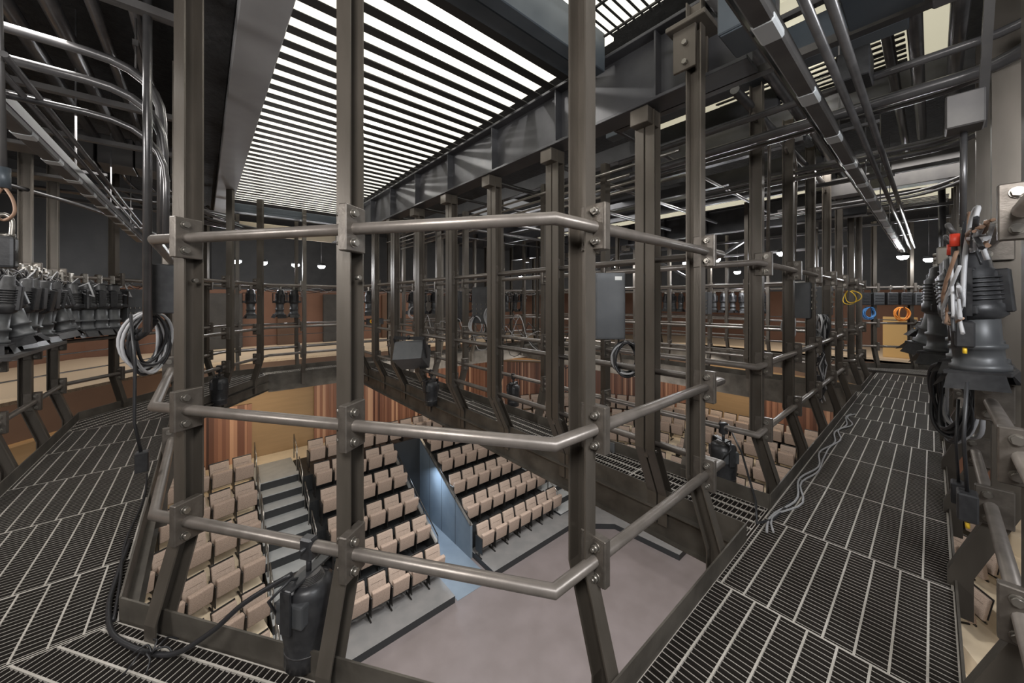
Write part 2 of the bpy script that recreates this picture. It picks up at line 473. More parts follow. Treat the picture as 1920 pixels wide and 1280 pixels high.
# ------------------------------------------------------------------ ceiling zone
def tbox(name, label, cat, x0, x1, y0, y1, z0, z1, m, r=.006):
    return tag(MB().rbox(x0,x1,y0,y1,z0,z1,r,1).build(name, M[m]), label, cat)
# slatted bays; light falling on the deck is put in as emission
def slat_bay(x0, x1, y0, y1, zs, zd, pitch, w, label, along='x', bars=None, h=.012, deck='deck'):
    r = thing('slatted_ceiling_bay', label, 'ceiling bay', ((x0+x1)/2, (y0+y1)/2, zs))
    ox, oy = (x0+x1)/2, (y0+y1)/2
    MB().box(x0-.2-ox, x1+.2-ox, y0-oy-.25, y1-oy+.9, zd-zs, zd-zs+.03).build('roof_deck', M[deck], r)  # roof deck whose material carries the light falling on it
    if along == 'x':
        n = int((y1-y0)/pitch)
        me = MB().rbox(x0-ox, x1-ox, -w/2, w/2, 0, h, .004, 1).mesh('slat', M['slat'])
        for i in range(n): link('slat', me, r, (0, y0-oy+(i+.5)*pitch, 0))
    else:
        n = int((x1-x0)/pitch)
        me = MB().rbox(-w/2, w/2, y0-oy, y1-oy, 0, h, .004, 1).mesh('slat', M['slat'])
        for i in range(n): link('slat', me, r, (x0-ox+(i+.5)*pitch, 0, 0))
    if bars:
        mb = MB()
        x = x0+bars
        while x < x1:
            mb.box(x-.008-ox, x+.008-ox, y0-oy, y1-oy, -.012, .0); x += bars
        mb.build('cross_wire', M['slat'], r)
    return r
slat_bay(.44, 2.40, 1.98, 8.8, 3.50, 3.74, .18, .082, 'large bright slatted ceiling bay between the grey beam and the deep girder')
slat_bay(1.2, 2.34, .72, 1.60, 3.56, 3.76, .062, .018, 'fine slatted bright ceiling bay above the near right corner', bars=.27, h=.006)
slat_bay(3.7, 5.4, .15, 1.6, 3.80, 3.95, .10, .045, 'bright slatted ceiling bay above the right catwalk behind the conduits', along='y', bars=.24, deck='dimdeck')
slat_bay(9.0, 10.9, 1.9, 8.0, 3.50, 3.74, .18, .09, 'distant slatted ceiling bay beyond the second cross catwalk', deck='dimdeck')
slat_bay(10.2, 11.6, -.2, 1.5, 3.5, 3.7, .14, .07, 'small distant slatted ceiling bay above the far end of the right catwalk', along='y', deck='dimdeck')
# dark ceiling
ce = MB()
for r_ in ((-9,.14,-6,20), (.14,.44,-6,20), (2.34,3.7,-6,20), (5.4,8.9,-6,6.6),(5.4,8.9,9,20), (3.7,5.4,-6,.15),(3.7,5.4,1.6,20),(8.9,22,1.7,1.9),(8.9,22,-6,.1),(8.9,11.2,.1,1.7),(12.6,22,.1,1.7),(10.9,22,1.9,9),(8.9,22,9,20),(.44,2.34,-6,.72),(.44,1.2,.72,1.7),(.44,2.34,9,20)):
    ce.box(r_[0], r_[1], r_[2], r_[3], 4.04, 4.2)
struct(ce.build('ceiling', M['ceil']))
# deep girder
def girder(x, y0, y1, z0, z1, ys, label, w=.2):
    r = thing('steel_girder', label, 'girder', (x, (y0+y1)/2, z0)); oy = (y0+y1)/2
    MB().box(-.008,.008,y0-oy,y1-oy,0,z1-z0).build('web', M['girder'], r)
    MB().rbox(-w/2,w/2,y0-oy,y1-oy,-.012,.012,.003,1).build('bottom_flange', M['girder'], r)
    MB().rbox(-w/2,w/2,y0-oy,y1-oy,z1-z0-.012,z1-z0+.012,.003,1).build('top_flange', M['girder'], r)
    me = MB().box(-w/2+.01,w/2-.01,-.006,.006,.012,z1-z0-.012).mesh('stiffener', M['girder'])
    for y in ys: link('stiffener', me, r, (0, y-oy, 0))
    me = MB().rbox(-w/2+.02,w/2-.0,-.07,.07,-.13,-.012,.004,1).mesh('hanger_bracket', M['steel'])
    for y in ys: link('hanger_bracket', me, r, (0, y-oy+.13, 0))
    return r
girder(2.50, .7, 9.6, 3.0, 3.49, [1.27+.943*k for k in range(9)], 'deep dark steel girder with stiffener plates above the first cross catwalk')
girder(8.3, .7, 9.6, 3.0, 3.49, [1.27+.943*k for k in range(9)], 'distant steel girder above the second cross catwalk')
# grey beam on the left
tbox('ceiling_beam', 'broad mid grey painted beam running up the left edge of the slatted bay', 'beam', .17, .43, .9, 11.5, 3.40, 3.60, 'greybeam')
tbox('ceiling_beam', 'dark rough beam alongside the broad grey beam', 'beam', -.12, .165, .9, 11.5, 3.52, 4.0, 'ceil')
tbox('ceiling_beam', 'blue grey steel beam crossing behind the near right post', 'beam', .45, 2.38, 1.66, 1.76, 3.36, 3.66, 'beam')
tbox('ceiling_beam', 'blue grey beam flange beside the bright slats', 'beam', .45, 2.38, 1.80, 1.93, 3.40, 3.43, 'beam')
for i, y in enumerate((8.75, 9.05, 9.35)):
    tbox('ceiling_beam', 'pale edged beam closing the far end of the large slatted bay, %s from the slats' % od(i), 'beam', .44, 3.2, y, y+.1, 3.3+.04*i, 3.46, 'beam')
tbox('wall_sign_panel', 'pale lit panel hanging below the far end of the large slatted bay', 'panel', .5, 2.9, 9.75, 9.8, 3.02, 3.3, 'cream')
for i, x in enumerate((3.9, 4.9, 5.9, 6.9)):
    tbox('roof_beam', 'dark roof beam over the middle opening, %s from the girder' % od(i), 'beam', x, x+.1, .9, 9.5, 3.3, 3.5, 'girder')
for i, z in enumerate((2.55, 2.85, 3.15)):
    tbox('horizontal_channel', 'pale edged horizontal channel high over the middle opening, %s from the bottom' % od(i), 'channel', 8.9, 8.95, 1.0, 8.4, z, z+.05, 'conduit')

for i, (a_, b_) in enumerate((((8.3,2.2,2.95),(8.3,3.6,2.1)), ((8.3,5.0,2.95),(8.3,3.6,2.1)), ((8.3,5.1,2.95),(8.3,6.6,2.2)))):
    tag(MB().beam(a_, b_, .08, .05).build('diagonal_brace', M['girder']), 'dark diagonal brace under the second girder, %s from the right' % od(i), 'brace')
for i in range(7):
    y = 1.9+.95*i
    tag(MB().tube([(2.75,y,3.15),(5.0,y,3.15),(7.9,y,3.15)], .02+.006*(i % 3), 8).build('conduit', M['conduit']), 'conduit spanning the roof of the middle opening, %s from the right' % od(i), 'conduit')
for i in range(4):
    x = 3.3+.12*i
    tag(MB().tube([(x,1.5,2.95-.04*i),(x,8.4,2.95-.04*i)], .016, 8).build('conduit', M['bolt']), 'pale conduit above the first cross catwalk far rail, %s from the near side' % od(i), 'conduit')
# raceway light strips
def strip(p0, ax, L, x, z, n, sp, first, label):
    r = thing('cable_raceway', label, 'raceway', p0)
    if ax == 'x':
        MB().rbox(0, L, -.036, .036, -.034, .034, .008, 1).build('raceway_body', M['duct'], r)
        MB().box(0, L, .055, .062, -.01, .05).build('side_rail', M['conduit'], r)
        me = MB().rbox(-.075, .075, -.039, .039, -.037, .0, .008, 1).mesh('pale_lens', M['lens'])
        ar = MB().tube([(0,-.11,.03),(L,-.11,.03)], .018, 8); ar.tube([(0,-.17,.05),(L,-.17,.05)], .018, 8)
        for i in range(n): link('pale_lens', me, r, (first+i*sp, 0, 0))
        hg = MB().box(-.015,.015,-.2,.07,.06,.08).box(-.006,.006,-.01,.0,.08,1.4).mesh('hanger', M['conduit'])
        for i in range(int(L/1.5)): link('hanger', hg, r, (.5+i*1.5, 0, 0))
    else:
        MB().rbox(-.04, .04, 0, L, -.035, .035, .008, 1).build('raceway_body', M['duct'], r)
        MB().box(.05, .057, 0, L, -.01, .05).build('side_rail', M['conduit'], r)
        me = MB().rbox(-.043, .043, -.055, .055, -.038, .0, .008, 1).mesh('pale_lens', M['lens'])
        ar = MB().tube([(.1,0,.05),(.1,L,.05)], .014, 8); ar.tube([(.15,0,.06),(.15,L,.06)], .014, 8)
        for i in range(n): link('pale_lens', me, r, (0, first+i*sp, 0))
        hg = MB().box(-.06,.18,-.015,.015,.06,.08).box(-.0,.01,-.006,.006,.08,1.4).mesh('hanger', M['conduit'])
        for i in range(int(L/1.5)): link('hanger', hg, r, (0, .5+i*1.5, 0))
    ar.build('conduit_pair', M['conduit'], r)
strip((1.3,.42,2.66), 'x', 10.3, 0, 0, 14, .72, .38, 'long grey ceiling raceway with pale lenses above the right catwalk')
strip((-.8,2.6,2.58), 'y', 6.0, 0, 0, 10, .53, .36, 'long grey ceiling raceway with pale lenses above the left catwalk')

def pipe(pts, r, label, m='conduit', name='conduit', cat='conduit', bend=.0, n=10):
    P = [V(p) for p in pts]
    if bend:
        Q = [P[0]]
        for i in range(1, len(P)-1):
            a = (P[i-1]-P[i]).normalized(); b = (P[i+1]-P[i]).normalized()
            k = min(bend, (P[i-1]-P[i]).length*.49, (P[i+1]-P[i]).length*.49)
            for j in range(7):
                t = j/6
                Q.append((P[i]+a*k)*(1-t)**2 + P[i]*2*t*(1-t) + (P[i]+b*k)*t*t)
        Q.append(P[-1]); P = Q
    return tag(MB().tube(P, r, n).build(name, M[m]), label, cat)
# left ceiling
for i, (y, z, r) in enumerate(((3.25,3.05,.026), (3.12,2.83,.024), (3.05,2.62,.018))):
    pipe([(-2.6,y,z), (-.20+.015*i,y,z), (-.20+.015*i,y,1.9)], r, 'bent conduit sweeping to the left post, %s from the top' % od(i), bend=.32)
pipe([(-.24,2.92,4.0), (-.24,2.92,1.4)], .02, 'straight bright conduit running down behind the left post')
for i, (x, r) in enumerate(((-1.2,.045), (-.98,.05), (-.76,.05), (-.55,.035), (-.35,.03))):
    pipe([(x,2.0,3.52), (x,6.55,3.52)], r, 'fat ceiling pipe over the left catwalk, %s from the outside' % od(i))
for i, x in enumerate((-1.15,-.82,-.5,-.18)):
    tbox('duct_box', 'square grey duct box on the ceiling over the left catwalk, %s from the left' % od(i), 'duct', x-.15, x+.155, 6.55, 7.0, 3.25, 3.6, 'duct')
for i, (y, z) in enumerate(((2.9,3.2), (4.6,3.25), (5.6,3.2), (7.6,3.15), (8.6,3.1))):
    mb = MB(); mb.box(-3.0, -.1, y-.03, y+.03, z, z+.045)
    for k in range(9):
        mb.box(-2.9+.3*k, -2.75+.3*k, y-.008, y+.008, z-.001, z+.0)
    tag(mb.build('strut_channel', M['duct']), 'slotted strut channel under the ceiling over the left catwalk, %s from the camera' % od(i), 'strut')
for i in range(5):
    x = -1.1+.22*i
    pipe([(x,7.0,3.4), (x,8.2,3.4), (x+.5,8.9,3.1), (x+1.6,9.1,3.0)], .022, 'thin bent conduit beyond the duct boxes, %s from the left' % od(i), bend=.3)
for i in range(4):
    pipe([(-2.5,7.3+.35*i,3.0+.06*i), (-.2,7.3+.35*i,3.0+.06*i), (.3+.1*i,7.6+.35*i,3.0)], .016, 'thin conduit crossing the ceiling above the back left diagonal, %s from the camera' % od(i), bend=.2)
tbox('ceiling_plate', 'flat grey plate under the ceiling outside the left raceway', 'plate', -1.9, -1.1, 5.4, 5.7, 3.0, 3.04, 'duct')
tbox('ceiling_plate', 'smaller flat grey plate outside the left raceway', 'plate', -1.7, -1.1, 6.4, 6.6, 2.95, 2.99, 'duct')
pipe([(-1.9,3.4,2.7), (-1.9,5.2,2.75), (-1.1,6.9,2.75), (-.5,8.9,2.7)], .02, 'thin conduit following the left raceway outside', bend=.4)
# hanging unistrut end in the bright bay and T hook
tbox('strut_channel', 'short slotted strut end hanging in front of the bright slats', 'strut', .78, .84, .5, 1.87, 3.28, 3.33, 'duct')
tag(MB().cyl((.81,1.80,3.2),(.81,1.80,4.0),.006,6).cyl((.81,1.80,3.2),(.81,1.80,3.27),.012,6).build('threaded_rod', M['conduit']), 'threaded rod holding the short strut end in the bright bay', 'rod')
tag(MB().box(-.36,-.33,3.5,3.9,3.3,3.34).cyl((-.345,3.52,3.1),(-.345,3.52,3.5),.007,6).cyl((-.345,3.52,3.1),(-.345,3.52,3.15),.014,6).build('hanger_rod', M['duct']), 'threaded hanger rod beside the left post under the ceiling', 'rod')
# right ceiling
for i, (x, z) in enumerate(((2.70,3.02), (3.95,3.05), (5.3,3.08), (6.3,3.1), (7.6,3.1), (9.0,3.1), (10.4,3.1))):
    tag(MB().box(x-.03,x+.03,-.9,1.75,z,z+.045).build('strut_channel', M['duct']), 'strut channel crossing under the ceiling of the right catwalk, %s from the camera' % od(i), 'strut')
for i, (x, z, r, yb) in enumerate(((2.95,2.86,.022,-.35), (3.15,2.78,.034,-.30), (3.35,2.80,.02,-.2), (4.7,2.9,.02,-.2), (4.85,2.88,.026,-.2), (6.7,2.9,.02,0.), (6.95,2.9,.02,0.))):
    pipe([(x,1.9,z), (x,yb,z+.02), (x-.35,-.5,z+.18), (x-.5,-1.2,z+.2)], r, 'curved conduit crossing the right catwalk ceiling, %s from the camera' % od(i), bend=.35)
for i, (y, z, r, x0, x1) in enumerate(((.72,3.4,.03,2.3,7.2), (.86,3.42,.045,2.3,7.5), (1.02,3.25,.035,3.2,9.0), (.08,3.5,.04,2.5,6.4), (-.12,3.5,.045,2.4,6.5), (-.3,3.5,.03,2.3,7), (.22,3.55,.035,2.2,8.8))):
    pipe([(x0,y,z), (x1,y,z)], r, 'straight pipe along the right catwalk ceiling, %s from the inside' % od(i))
for i, x in enumerate((3.9,4.15,4.9,5.2,5.95,6.2,6.95,7.2)):
    pipe([(x-.5,.95,3.1+.03*(i % 2)), (x,1.02,3.1+.03*(i % 2)), (x,1.04,1.95)], .014, 'thin conduit bending down the inner railing of the right catwalk, %s from the camera' % od(i), bend=.3, m='plate')
bx = thing('junction_box', 'large blue grey junction box under the ceiling beside the right post', 'box', (2.08,.60,2.98))
MB().rbox(-.13,.13,-.10,.10,-.08,.12,.006,1).build('box_body', M['beam'], bx)
MB().rbox(-.12,.12,-.09,.09,-.088,-.08,.002,1).build('cover', M['beam'], bx)
tbox('junction_box', 'dark blue square junction box near the top of the frame', 'box', 2.0, 2.35, .02, .26, 2.86, 3.05, 'beam')
tbox('junction_box', 'brown black flat junction box at the top right of the frame', 'box', 2.2, 2.62, -.32, -.0, 2.95, 3.1, 'duct')
tbox('junction_box', 'small dark box where the pale pipe ends over the right catwalk', 'box', 2.75, 2.95, .22, .36, 2.82, 2.98, 'black')
tbox('trunking', 'long pale grey trunking box hanging across the right catwalk ceiling', 'trunking', 6.8, 7.0, -.75, .35, 3.05, 3.4, 'duct')
tbox('trunking', 'short grey trunking box hanging left of the right raceway', 'trunking', 6.8, 7.0, .55, .95, 3.05, 3.3, 'duct')
tbox('roof_beam', 'black roof beam crossing over the right catwalk', 'beam', 5.0, 5.2, -3, 3, 3.5, 3.75, 'girder')
tbox('roof_beam', 'blue grey roof beam crossing between bright slats over the right catwalk', 'beam', 3.45, 3.6, .1, 2.4, 3.4, 3.7, 'beam')
hb = thing('hanger_bracket', 'bolted bracket clasping the top of the post beside the first cross catwalk', 'bracket', (2.38,.97,3.18))
MB().rbox(-.10,-.078,-.03,.11,-.16,.1,.003,1).rbox(.078,.10,-.03,.11,-.16,.1,.003,1).rbox(-.14,.14,-.1,.14,.1,.13,.004,1).build('bracket_plates', M['steel'], hb)
for z in (-.12, .0): MB().cyl((-.10,.03,z),(-.125,.03,z),.016,6).build('bolt', M['bolt'], hb)
# jar light
jl = thing('jar_light', 'unlit clear glass jar light on a grey box high on the right', 'light', (2.78,-.1,2.47))
MB().rbox(-.07,.07,-.06,.06,-.07,.09,.006,1).build('light_box', M['duct'], jl)
MB().lathe([(.0,.0),(.03,.0),(.034,.06),(.02,.1),(0,.108)], 12, Matrix.Rotation(-PI/2,4,'X') @ Matrix.Rotation(PI,4,'X')).build('glass_jar', M['glass'], jl, (-.03,.06,.0))
pipe([(2.82,-.1,2.42), (2.9,-.1,1.95)], .012, 'thin conduit hanging below the jar light')
pipe([(9.6,-.1,4.0), (9.6,-.12,1.2)], .045, 'upright pale pipe at the far end of the right railing')
# diagonal strut at right
tag(MB().beam((2.95,-.16,2.45),(2.55,-.16,2.9),.03,.05).build('strut_channel', M['duct']), 'diagonal slotted strut beside the jar light', 'strut')

# ------------------------------------------------------------------ stage fixtures
def lamp_fixture(name, label, loc, rotz, tilt, scale=1., group=None, cat='spotlight'):
    key = (round(tilt,2), round(scale,2))
    if key not in _lf:
        T = Matrix.Translation((0,0,-.30)) @ Matrix.Rotation(tilt,4,'X')
        S = Matrix.Scale(scale,4)
        def nb():
            m = MB(); m.M = S; return m
        a = nb(); a.rbox(-.022,.022,-.035,.035,-.06,.045,.008,1); a.cyl((0,-.05,.0),(0,.05,.0),.012,8); a.cyl((0,0,-.06),(0,0,-.13),.01,8)
        b = nb()
        b.rbox(-.135,.135,-.018,.018,-.138,-.126,.003,1); b.beam((-.135,0,-.13),(-.135,0,-.33),.007,.036,(0,1,0)); b.beam((.135,0,-.13),(.135,0,-.33),.007,.036,(0,1,0))
        c = nb(); c.M = S @ T
        c.lathe([(0,.235),(.05,.235),(.066,.22),(.07,.17),(.088,.15),(.09,.02),(.096,.015),(.096,-.03),(.078,-.045)], 14)
        for i in range(6): c.cyl((0,0,.035+.018*i),(0,0,.041+.018*i),.096,14)
        c.rbox(-.13,.13,-.03,.03,-.025,.015,.005,1); c.rbox(-.03,.03,-.11,-.06,-.02,.16,.005,1)
        d = nb(); d.M = S @ T
        d.lathe([(.072,-.045),(.070,-.15),(.082,-.155),(.082,-.17),(.072,-.175),(.072,-.235),(.086,-.24),(.086,-.265),(.078,-.265),(.07,-.2)], 16)
        e = nb(); e.M = S @ T
        e.rbox(-.092,.092,-.092,.092,-.28,-.262,.004,1)
        for k in range(4):
            e.M = S @ T @ Matrix.Rotation(k*PI/2,4,'Z')
            e.add([(-.075,.09,-.27),(.075,.09,-.27),(.088,.125,-.335),(-.088,.125,-.335)], [(0,1,2,3)])
        g = nb(); g.tube([(.03,.0,-.12),(.12,.05,-.06),(.17,.03,-.2),(.06,.03,-.16)], .008, 6)
        _lf[key] = [('pipe_clamp', a.mesh('pipe_clamp', M['bolt'])), ('yoke', b.mesh('yoke', M['black'])), ('lamp_housing', c.mesh('lamp_housing', M['black'])),
                    ('lens_tube', d.mesh('lens_tube', M['darkgrey'])), ('barn_door', e.mesh('barn_door', M['black'])), ('power_lead', g.mesh('power_lead', M['gcable']))]
    r = thing(name, label, cat, loc, rotz, group)
    for nm, me in _lf[key]: link(nm, me, r)
    return r
_lf = {}
PZ = ZL[2]
for i in range(9):
    lamp_fixture('spotlight', 'black stage spotlight hanging on the left outer pipe, %s from the frame edge' % od(i), (-1.365, 5.30+.225*i, PZ), random.uniform(-.4,.4)+PI/2, random.uniform(-.3,.3), random.uniform(1.15,1.3))
dl = (V((.32,9.63))-V((-1.365,7.25))).normalized()
for i in range(4):
    q = V((-1.365,7.25))+dl*(.08+.18*i)
    lamp_fixture('spotlight', 'black stage spotlight on the back left diagonal pipe, %s from the left' % od(i), (q.x, q.y, PZ), random.uniform(-.3,.6), random.uniform(-.12,.12), 1.25)
for i, x in enumerate((.79, 1.33, 1.60, 3.3, 4.5, 4.85, 5.2, 5.9, 6.3, 6.65, 8.0, 8.4, 8.75, 9.9, 10.2)):
    lamp_fixture('spotlight', 'distant grey stage spotlight on the back outer pipe, %s from the left' % od(i), (x, 9.63, PZ), random.uniform(-.4,.4), random.uniform(-.1,.1), 1.1)
for i in range(16):
    q = (12.7, 3.3+.27*i)
    lamp_fixture('spotlight', 'small distant stage spotlight on the far end pipe, %s from the right' % od(i), (q[0], q[1], PZ), random.uniform(-.4,.4), random.uniform(-.1,.1), 1.1)
for i, x in enumerate((2.92, 3.15, 3.42, 3.75, 4.15, 4.5, 4.9, 5.3, 5.7, 6.1, 6.5, 6.95, 7.4, 7.9, 8.4, 9.0)):
    lamp_fixture('spotlight', 'black stage spotlight crowded on the right outer pipe, %s from the camera' % od(i), (x, -.13 if x < 3.5 else -.06, PZ), random.uniform(-.3,.3), random.uniform(-.15,.3), 1.15)
for i in range(9):
    q = V((13.05,-.55))+V((-.572,.82))*(.15+.26*i)
    o = thing('louvred_lamp', 'black louvred lamp box at the far end of the right catwalk, %s from the right' % od(i), 'lamp box', (q.x, q.y, PZ), math.atan2(.82,-.572))
    MB().rbox(-.1,.1,-.09,.09,-.42,-.12,.012,1).build('lamp_box', M['black'] if i % 3 else M['darkgrey'], o)
    MB().cyl((0,0,-.12),(0,0,.05),.01,6).rbox(-.02,.02,-.03,.03,-.05,.04,.005,1).build('pipe_clamp', M['bolt'], o)
    for k in range(4): MB().box(-.085,.085,.091,.096,-.4+.065*k,-.375+.065*k).build('louvre', M['black'], o)

# moving lights hanging under the near railing
def mover(label, loc, rotz, s=1.):
    r = thing('moving_light', label, 'stage light', loc, rotz)
    def nb():
        m = MB(); m.M = Matrix.Scale(s,4); return m
    nb().rbox(-.03,.03,-.04,.04,-.07,.05,.01,1).cyl((0,0,-.07),(0,0,-.14),.014,10).cyl((-.06,0,.0),(.05,0,.0),.011,8).build('pipe_clamp', M['black'], r)
    y = nb()
    y.rbox(-.15,.15,-.03,.03,-.15,-.135,.004,1)
    for q in (-1, 1): y.beam((q*.148,0,-.145),(q*.148,0,-.36),.012,.06,(0,1,0))
    y.build('yoke', M['black'], r)
    h = nb()
    h.lathe([(0,-.17),(.085,-.17),(.118,-.19),(.125,-.26),(.128,-.42),(.115,-.50),(.118,-.505),(.118,-.60),(.10,-.61),(.09,-.56),(0,-.56)], 20)
    hd = h.build('lamp_housing', M['black'], r)
    nb().rbox(-.135,.135,-.085,.085,-.34,-.22,.012,2).build('side_cover', M['darkgrey'], r)
    fn = nb()
    for i in range(6): fn.cyl((0,0,-.172+.006*i),(0,0,-.169+.006*i),.08-.004*i,18)
    for i in range(5): fn.beam((-.06+.03*i,-.07,-.164),(-.06+.03*i,.07,-.164),.004,.006)
    fn.build('vent_grille', M['duct'], r)
    nb().cyl((0,0,-.512),(0,0,-.520),.1205,20).build('lens_ring', M['conduit'], r)
    nb().tube([(-.03,.02,-.16),(-.12,.0,-.10),(-.2,.05,-.16),(-.12,.09,-.3)], .007, 6).build('power_lead', M['cable'], r)
    return r
mv = mover('large black stage light hanging from the lower pipe of the near diagonal railing', (.355,1.79,.50), .6, .8)
mb = MB().tube([(.05,.06,-.17),(.14,.05,-.1),(.22,.0,-.16),(.22,-.02,-.26)], .009, 8); mb.build('data_lead', M['gcable'], mv)
MB().cyl((.22,-.003,-.17),(.22,-.01,-.205),.014,8).build('orange_plug', M['orange'], mv); MB().cyl((.22,-.012,-.21),(.22,-.02,-.26),.014,8).build('blue_plug', M['blue'], mv)
mover('black stage light hanging under the pipe corner past the first cross catwalk', (3.37,1.16,.50), .9, .8)
f3 = mover('small black stage light hanging from the lower pipe of the first cross catwalk', (2.6,4.9,.50), .2, .8)
mover('black stage light tilted on the lower pipe at the back left diagonal', (.2,7.4,.50), 1.2, .95)
mover('small black stage light hanging in the middle opening', (3.37,3.9,.50), .4, .7)
# boxy flood light / speaker on cross catwalk
sp = thing('loudspeaker', 'grey box loudspeaker tilted on a yoke at the middle pipe of the first cross catwalk', 'loudspeaker', (2.42,5.15,.90), 2.3)
Rm = Matrix.Rotation(.55,3,'X') @ Matrix.Rotation(.1,3,'Y')
MB().rbox(-.22,.22,-.2,.2,-.3,.0,.012,2,Rm).build('speaker_cabinet', M['darkgrey'], sp)
MB().rbox(-.2,.2,-.212,-.2,-.28,-.02,.004,1,Rm).build('speaker_grille', M['black'], sp)
MB().beam((.235,.0,-.18),(.235,.12,.12),.012,.05).beam((-.235,.0,-.18),(-.235,.12,.12),.012,.05).beam((-.24,.12,.12),(.24,.12,.12),.012,.05).cyl((0,.12,.1),(0,.14,.16),.02,8).build('yoke', M['black'], sp)

# ------------------------------------------------------------------ boxes, coils, cables
def cbox(label, loc, sx, sy, sz, m='darkgrey', rows=0, rotz=0, face=-1, name='control_box', lab=False):
    r = thing(name, label, 'box', loc, rotz)
    MB().rbox(-sx/2,sx/2,-sy/2,sy/2,0,sz,.006,1).build('box_body', M[m], r)
    MB().rbox(-sx/2+.012,sx/2-.012,face*sy/2-.004,face*sy/2+.004,.012,sz-.012,.002,1).build('box_door', M[m], r)
    for k in range(rows):
        mb = MB()
        for i in range(6):
            x = -sx/2+.03+(sx-.06)*i/5
            mb.rbox(x-.008,x+.008,face*(sy/2+.012)-.006,face*(sy/2+.012)+.006,sz*.25+k*.075,sz*.25+k*.075+.03,.002,1)
        mb.build('switch_row', M['bolt'], r)
    if lab: MB().box(sx/2-.085,sx/2-.03,face*(sy/2+.0055)-.001,face*(sy/2+.0055)+.001,sz-.06,sz-.03).build('paper_label', M['white'], r)
    return r
cbox('tall dark grey control box behind the near right post', (2.50,1.72,1.27), .24, .16, .53, rotz=-.7, lab=True)
cbox('black control box with cables fixed behind the near left post', (-.20,3.10,1.50), .15, .13, .30, 'black', rotz=-PI/2+.2)
cbox('grey switch box on the inner railing of the right catwalk', (5.72,1.06,1.36), .32, .2, .44, 'darkgrey', 4, rotz=0)
cbox('second grey switch box further along the right catwalk railing', (6.95,1.06,1.36), .3, .2, .42, 'darkgrey', 4)
cbox('dark grey dimmer panel with switch rows on the left outer pipe', (-.78,8.05,1.25), .42, .12, .5, 'darkgrey', 2, rotz=.95)
cbox('wide grey dimmer panel with switch rows on the first cross catwalk', (3.5,4.7,1.2), .7, .12, .6, 'darkgrey', 3, rotz=-PI/2, face=-1)
cbox('flat dark panel on the first cross catwalk beside the coiled cables', (3.5,5.7,1.2), .5, .1, .55, 'black', 0, rotz=-PI/2)
cbox('grey switch box on the near side of the second cross catwalk', (7.85,3.1,1.3), .3, .2, .45, 'darkgrey', 3, rotz=-PI/2)
cb = cbox('small black emergency control box with red knob on yellow plate on the back railing', (3.42,9.5,.95), .42, .12, .16, 'black', 0)
MB().cyl((-.1,-.062,.09),(-.1,-.075,.09),.055,16).build('yellow_plate', M['yellow'], cb); MB().cyl((-.1,-.075,.09),(-.1,-.11,.09),.032,14).build('red_knob', M['red'], cb)
eb = cbox('yellow emergency stop with red knob at the far end of the right catwalk', (9.2,-.1,1.0), .14, .08, .2, 'black', 0, rotz=-PI/2)
MB().rbox(-.05,.05,-.055,-.042,.05,.17,.003,1).build('yellow_plate', M['yellow'], eb); MB().cyl((0,-.055,.11),(0,-.08,.11),.03,12).build('red_knob', M['red'], eb)

def smooth(pts, n=5):
    pts = [V(p) for p in pts]; P = []
    for a in range(len(pts)-1):
        q0 = pts[max(a-1,0)]; q1 = pts[a]; q2 = pts[a+1]; q3 = pts[min(a+2,len(pts)-1)]
        for j in range(n):
            t = j/n
            P.append(.5*((2*q1)+(q2-q0)*t+(2*q0-5*q1+4*q2-q3)*t*t+(3*q1-q0-3*q2+q3)*t**3))
    P.append(pts[-1]); return P
def coil(label, loc, rx, rz, n, m, rotz, r=.008, spread=.05, tail=None, name='cable_coil'):
    o = thing(name, label, 'cable', loc, rotz)
    for k in range(n):
        ph = random.uniform(0,6); a = rx*random.uniform(.72,1.); b = rz*random.uniform(.8,1.)
        dx = random.uniform(-.02,.02); dy = random.uniform(-spread,spread)
        pts = [(a*math.sin(2*PI*t/26)+dx, dy+.02*math.sin(4*PI*t/26+ph), -b+b*math.cos(2*PI*t/26)) for t in range(26)]
        MB().tube(pts, r, 6, True).build('cable_loop', M[m if (k % 3) else ('gcable' if m == 'cable' else m)], o)
    MB().cyl((0,-spread-.01,.0),(0,spread+.01,.0),.012,8).build('tie', M['black'], o)
    if tail:
        MB().tube(tail, r, 6).build('cable_tail', M['cable'], o)
    return o
coil('large coil of black and grey cable hung on the near left post', (-.27,3.3,1.50), .12, .20, 12, 'cable', .75, .009, .05)
tail = thing('plug_lead', 'hanging black lead with a square plug beside the near left post', 'cable', (-.33,3.15,1.3))
MB().tube([(0,0,.2),(.02,-.02,-.1),(.02,-.05,-.45),(.05,-.08,-.62)], .009, 6).build('lead', M['cable'], tail)
MB().rbox(.025,.085,-.11,-.05,-.74,-.62,.006,1).build('plug', M['black'], tail)
tag(MB().tube([(-.22,3.05,1.46),(-.27,3.12,1.38),(-.33,3.26,1.33),(-.36,3.34,1.3)], .02, 8).tube([(-.22,3.05,1.48),(-.25,3.10,1.42),(-.33,3.24,1.37),(-.36,3.32,1.34)], .014, 8).build('cable_bundle', M['cable']), 'thick bundle of black cables leaving the black control box', 'cable')
coil('coil of black cable under the tall grey control box', (2.62,1.62,1.24), .12, .15, 9, 'cable', -.7, .009, .04)
coil('coil of grey cable on the first cross catwalk below the dimmer panel, left one', (3.42,4.9,1.32), .13, .17, 7, 'gcable', PI/2+.4, .007)
coil('coil of grey cable on the first cross catwalk below the dimmer panel, right one', (3.42,4.45,1.5), .13, .2, 7, 'gcable', PI/2+.4, .007)
coil('coil of pale cable hung inside the right catwalk railing', (4.98,1.05,1.40), .16, .13, 7, 'cable', .2, .008)
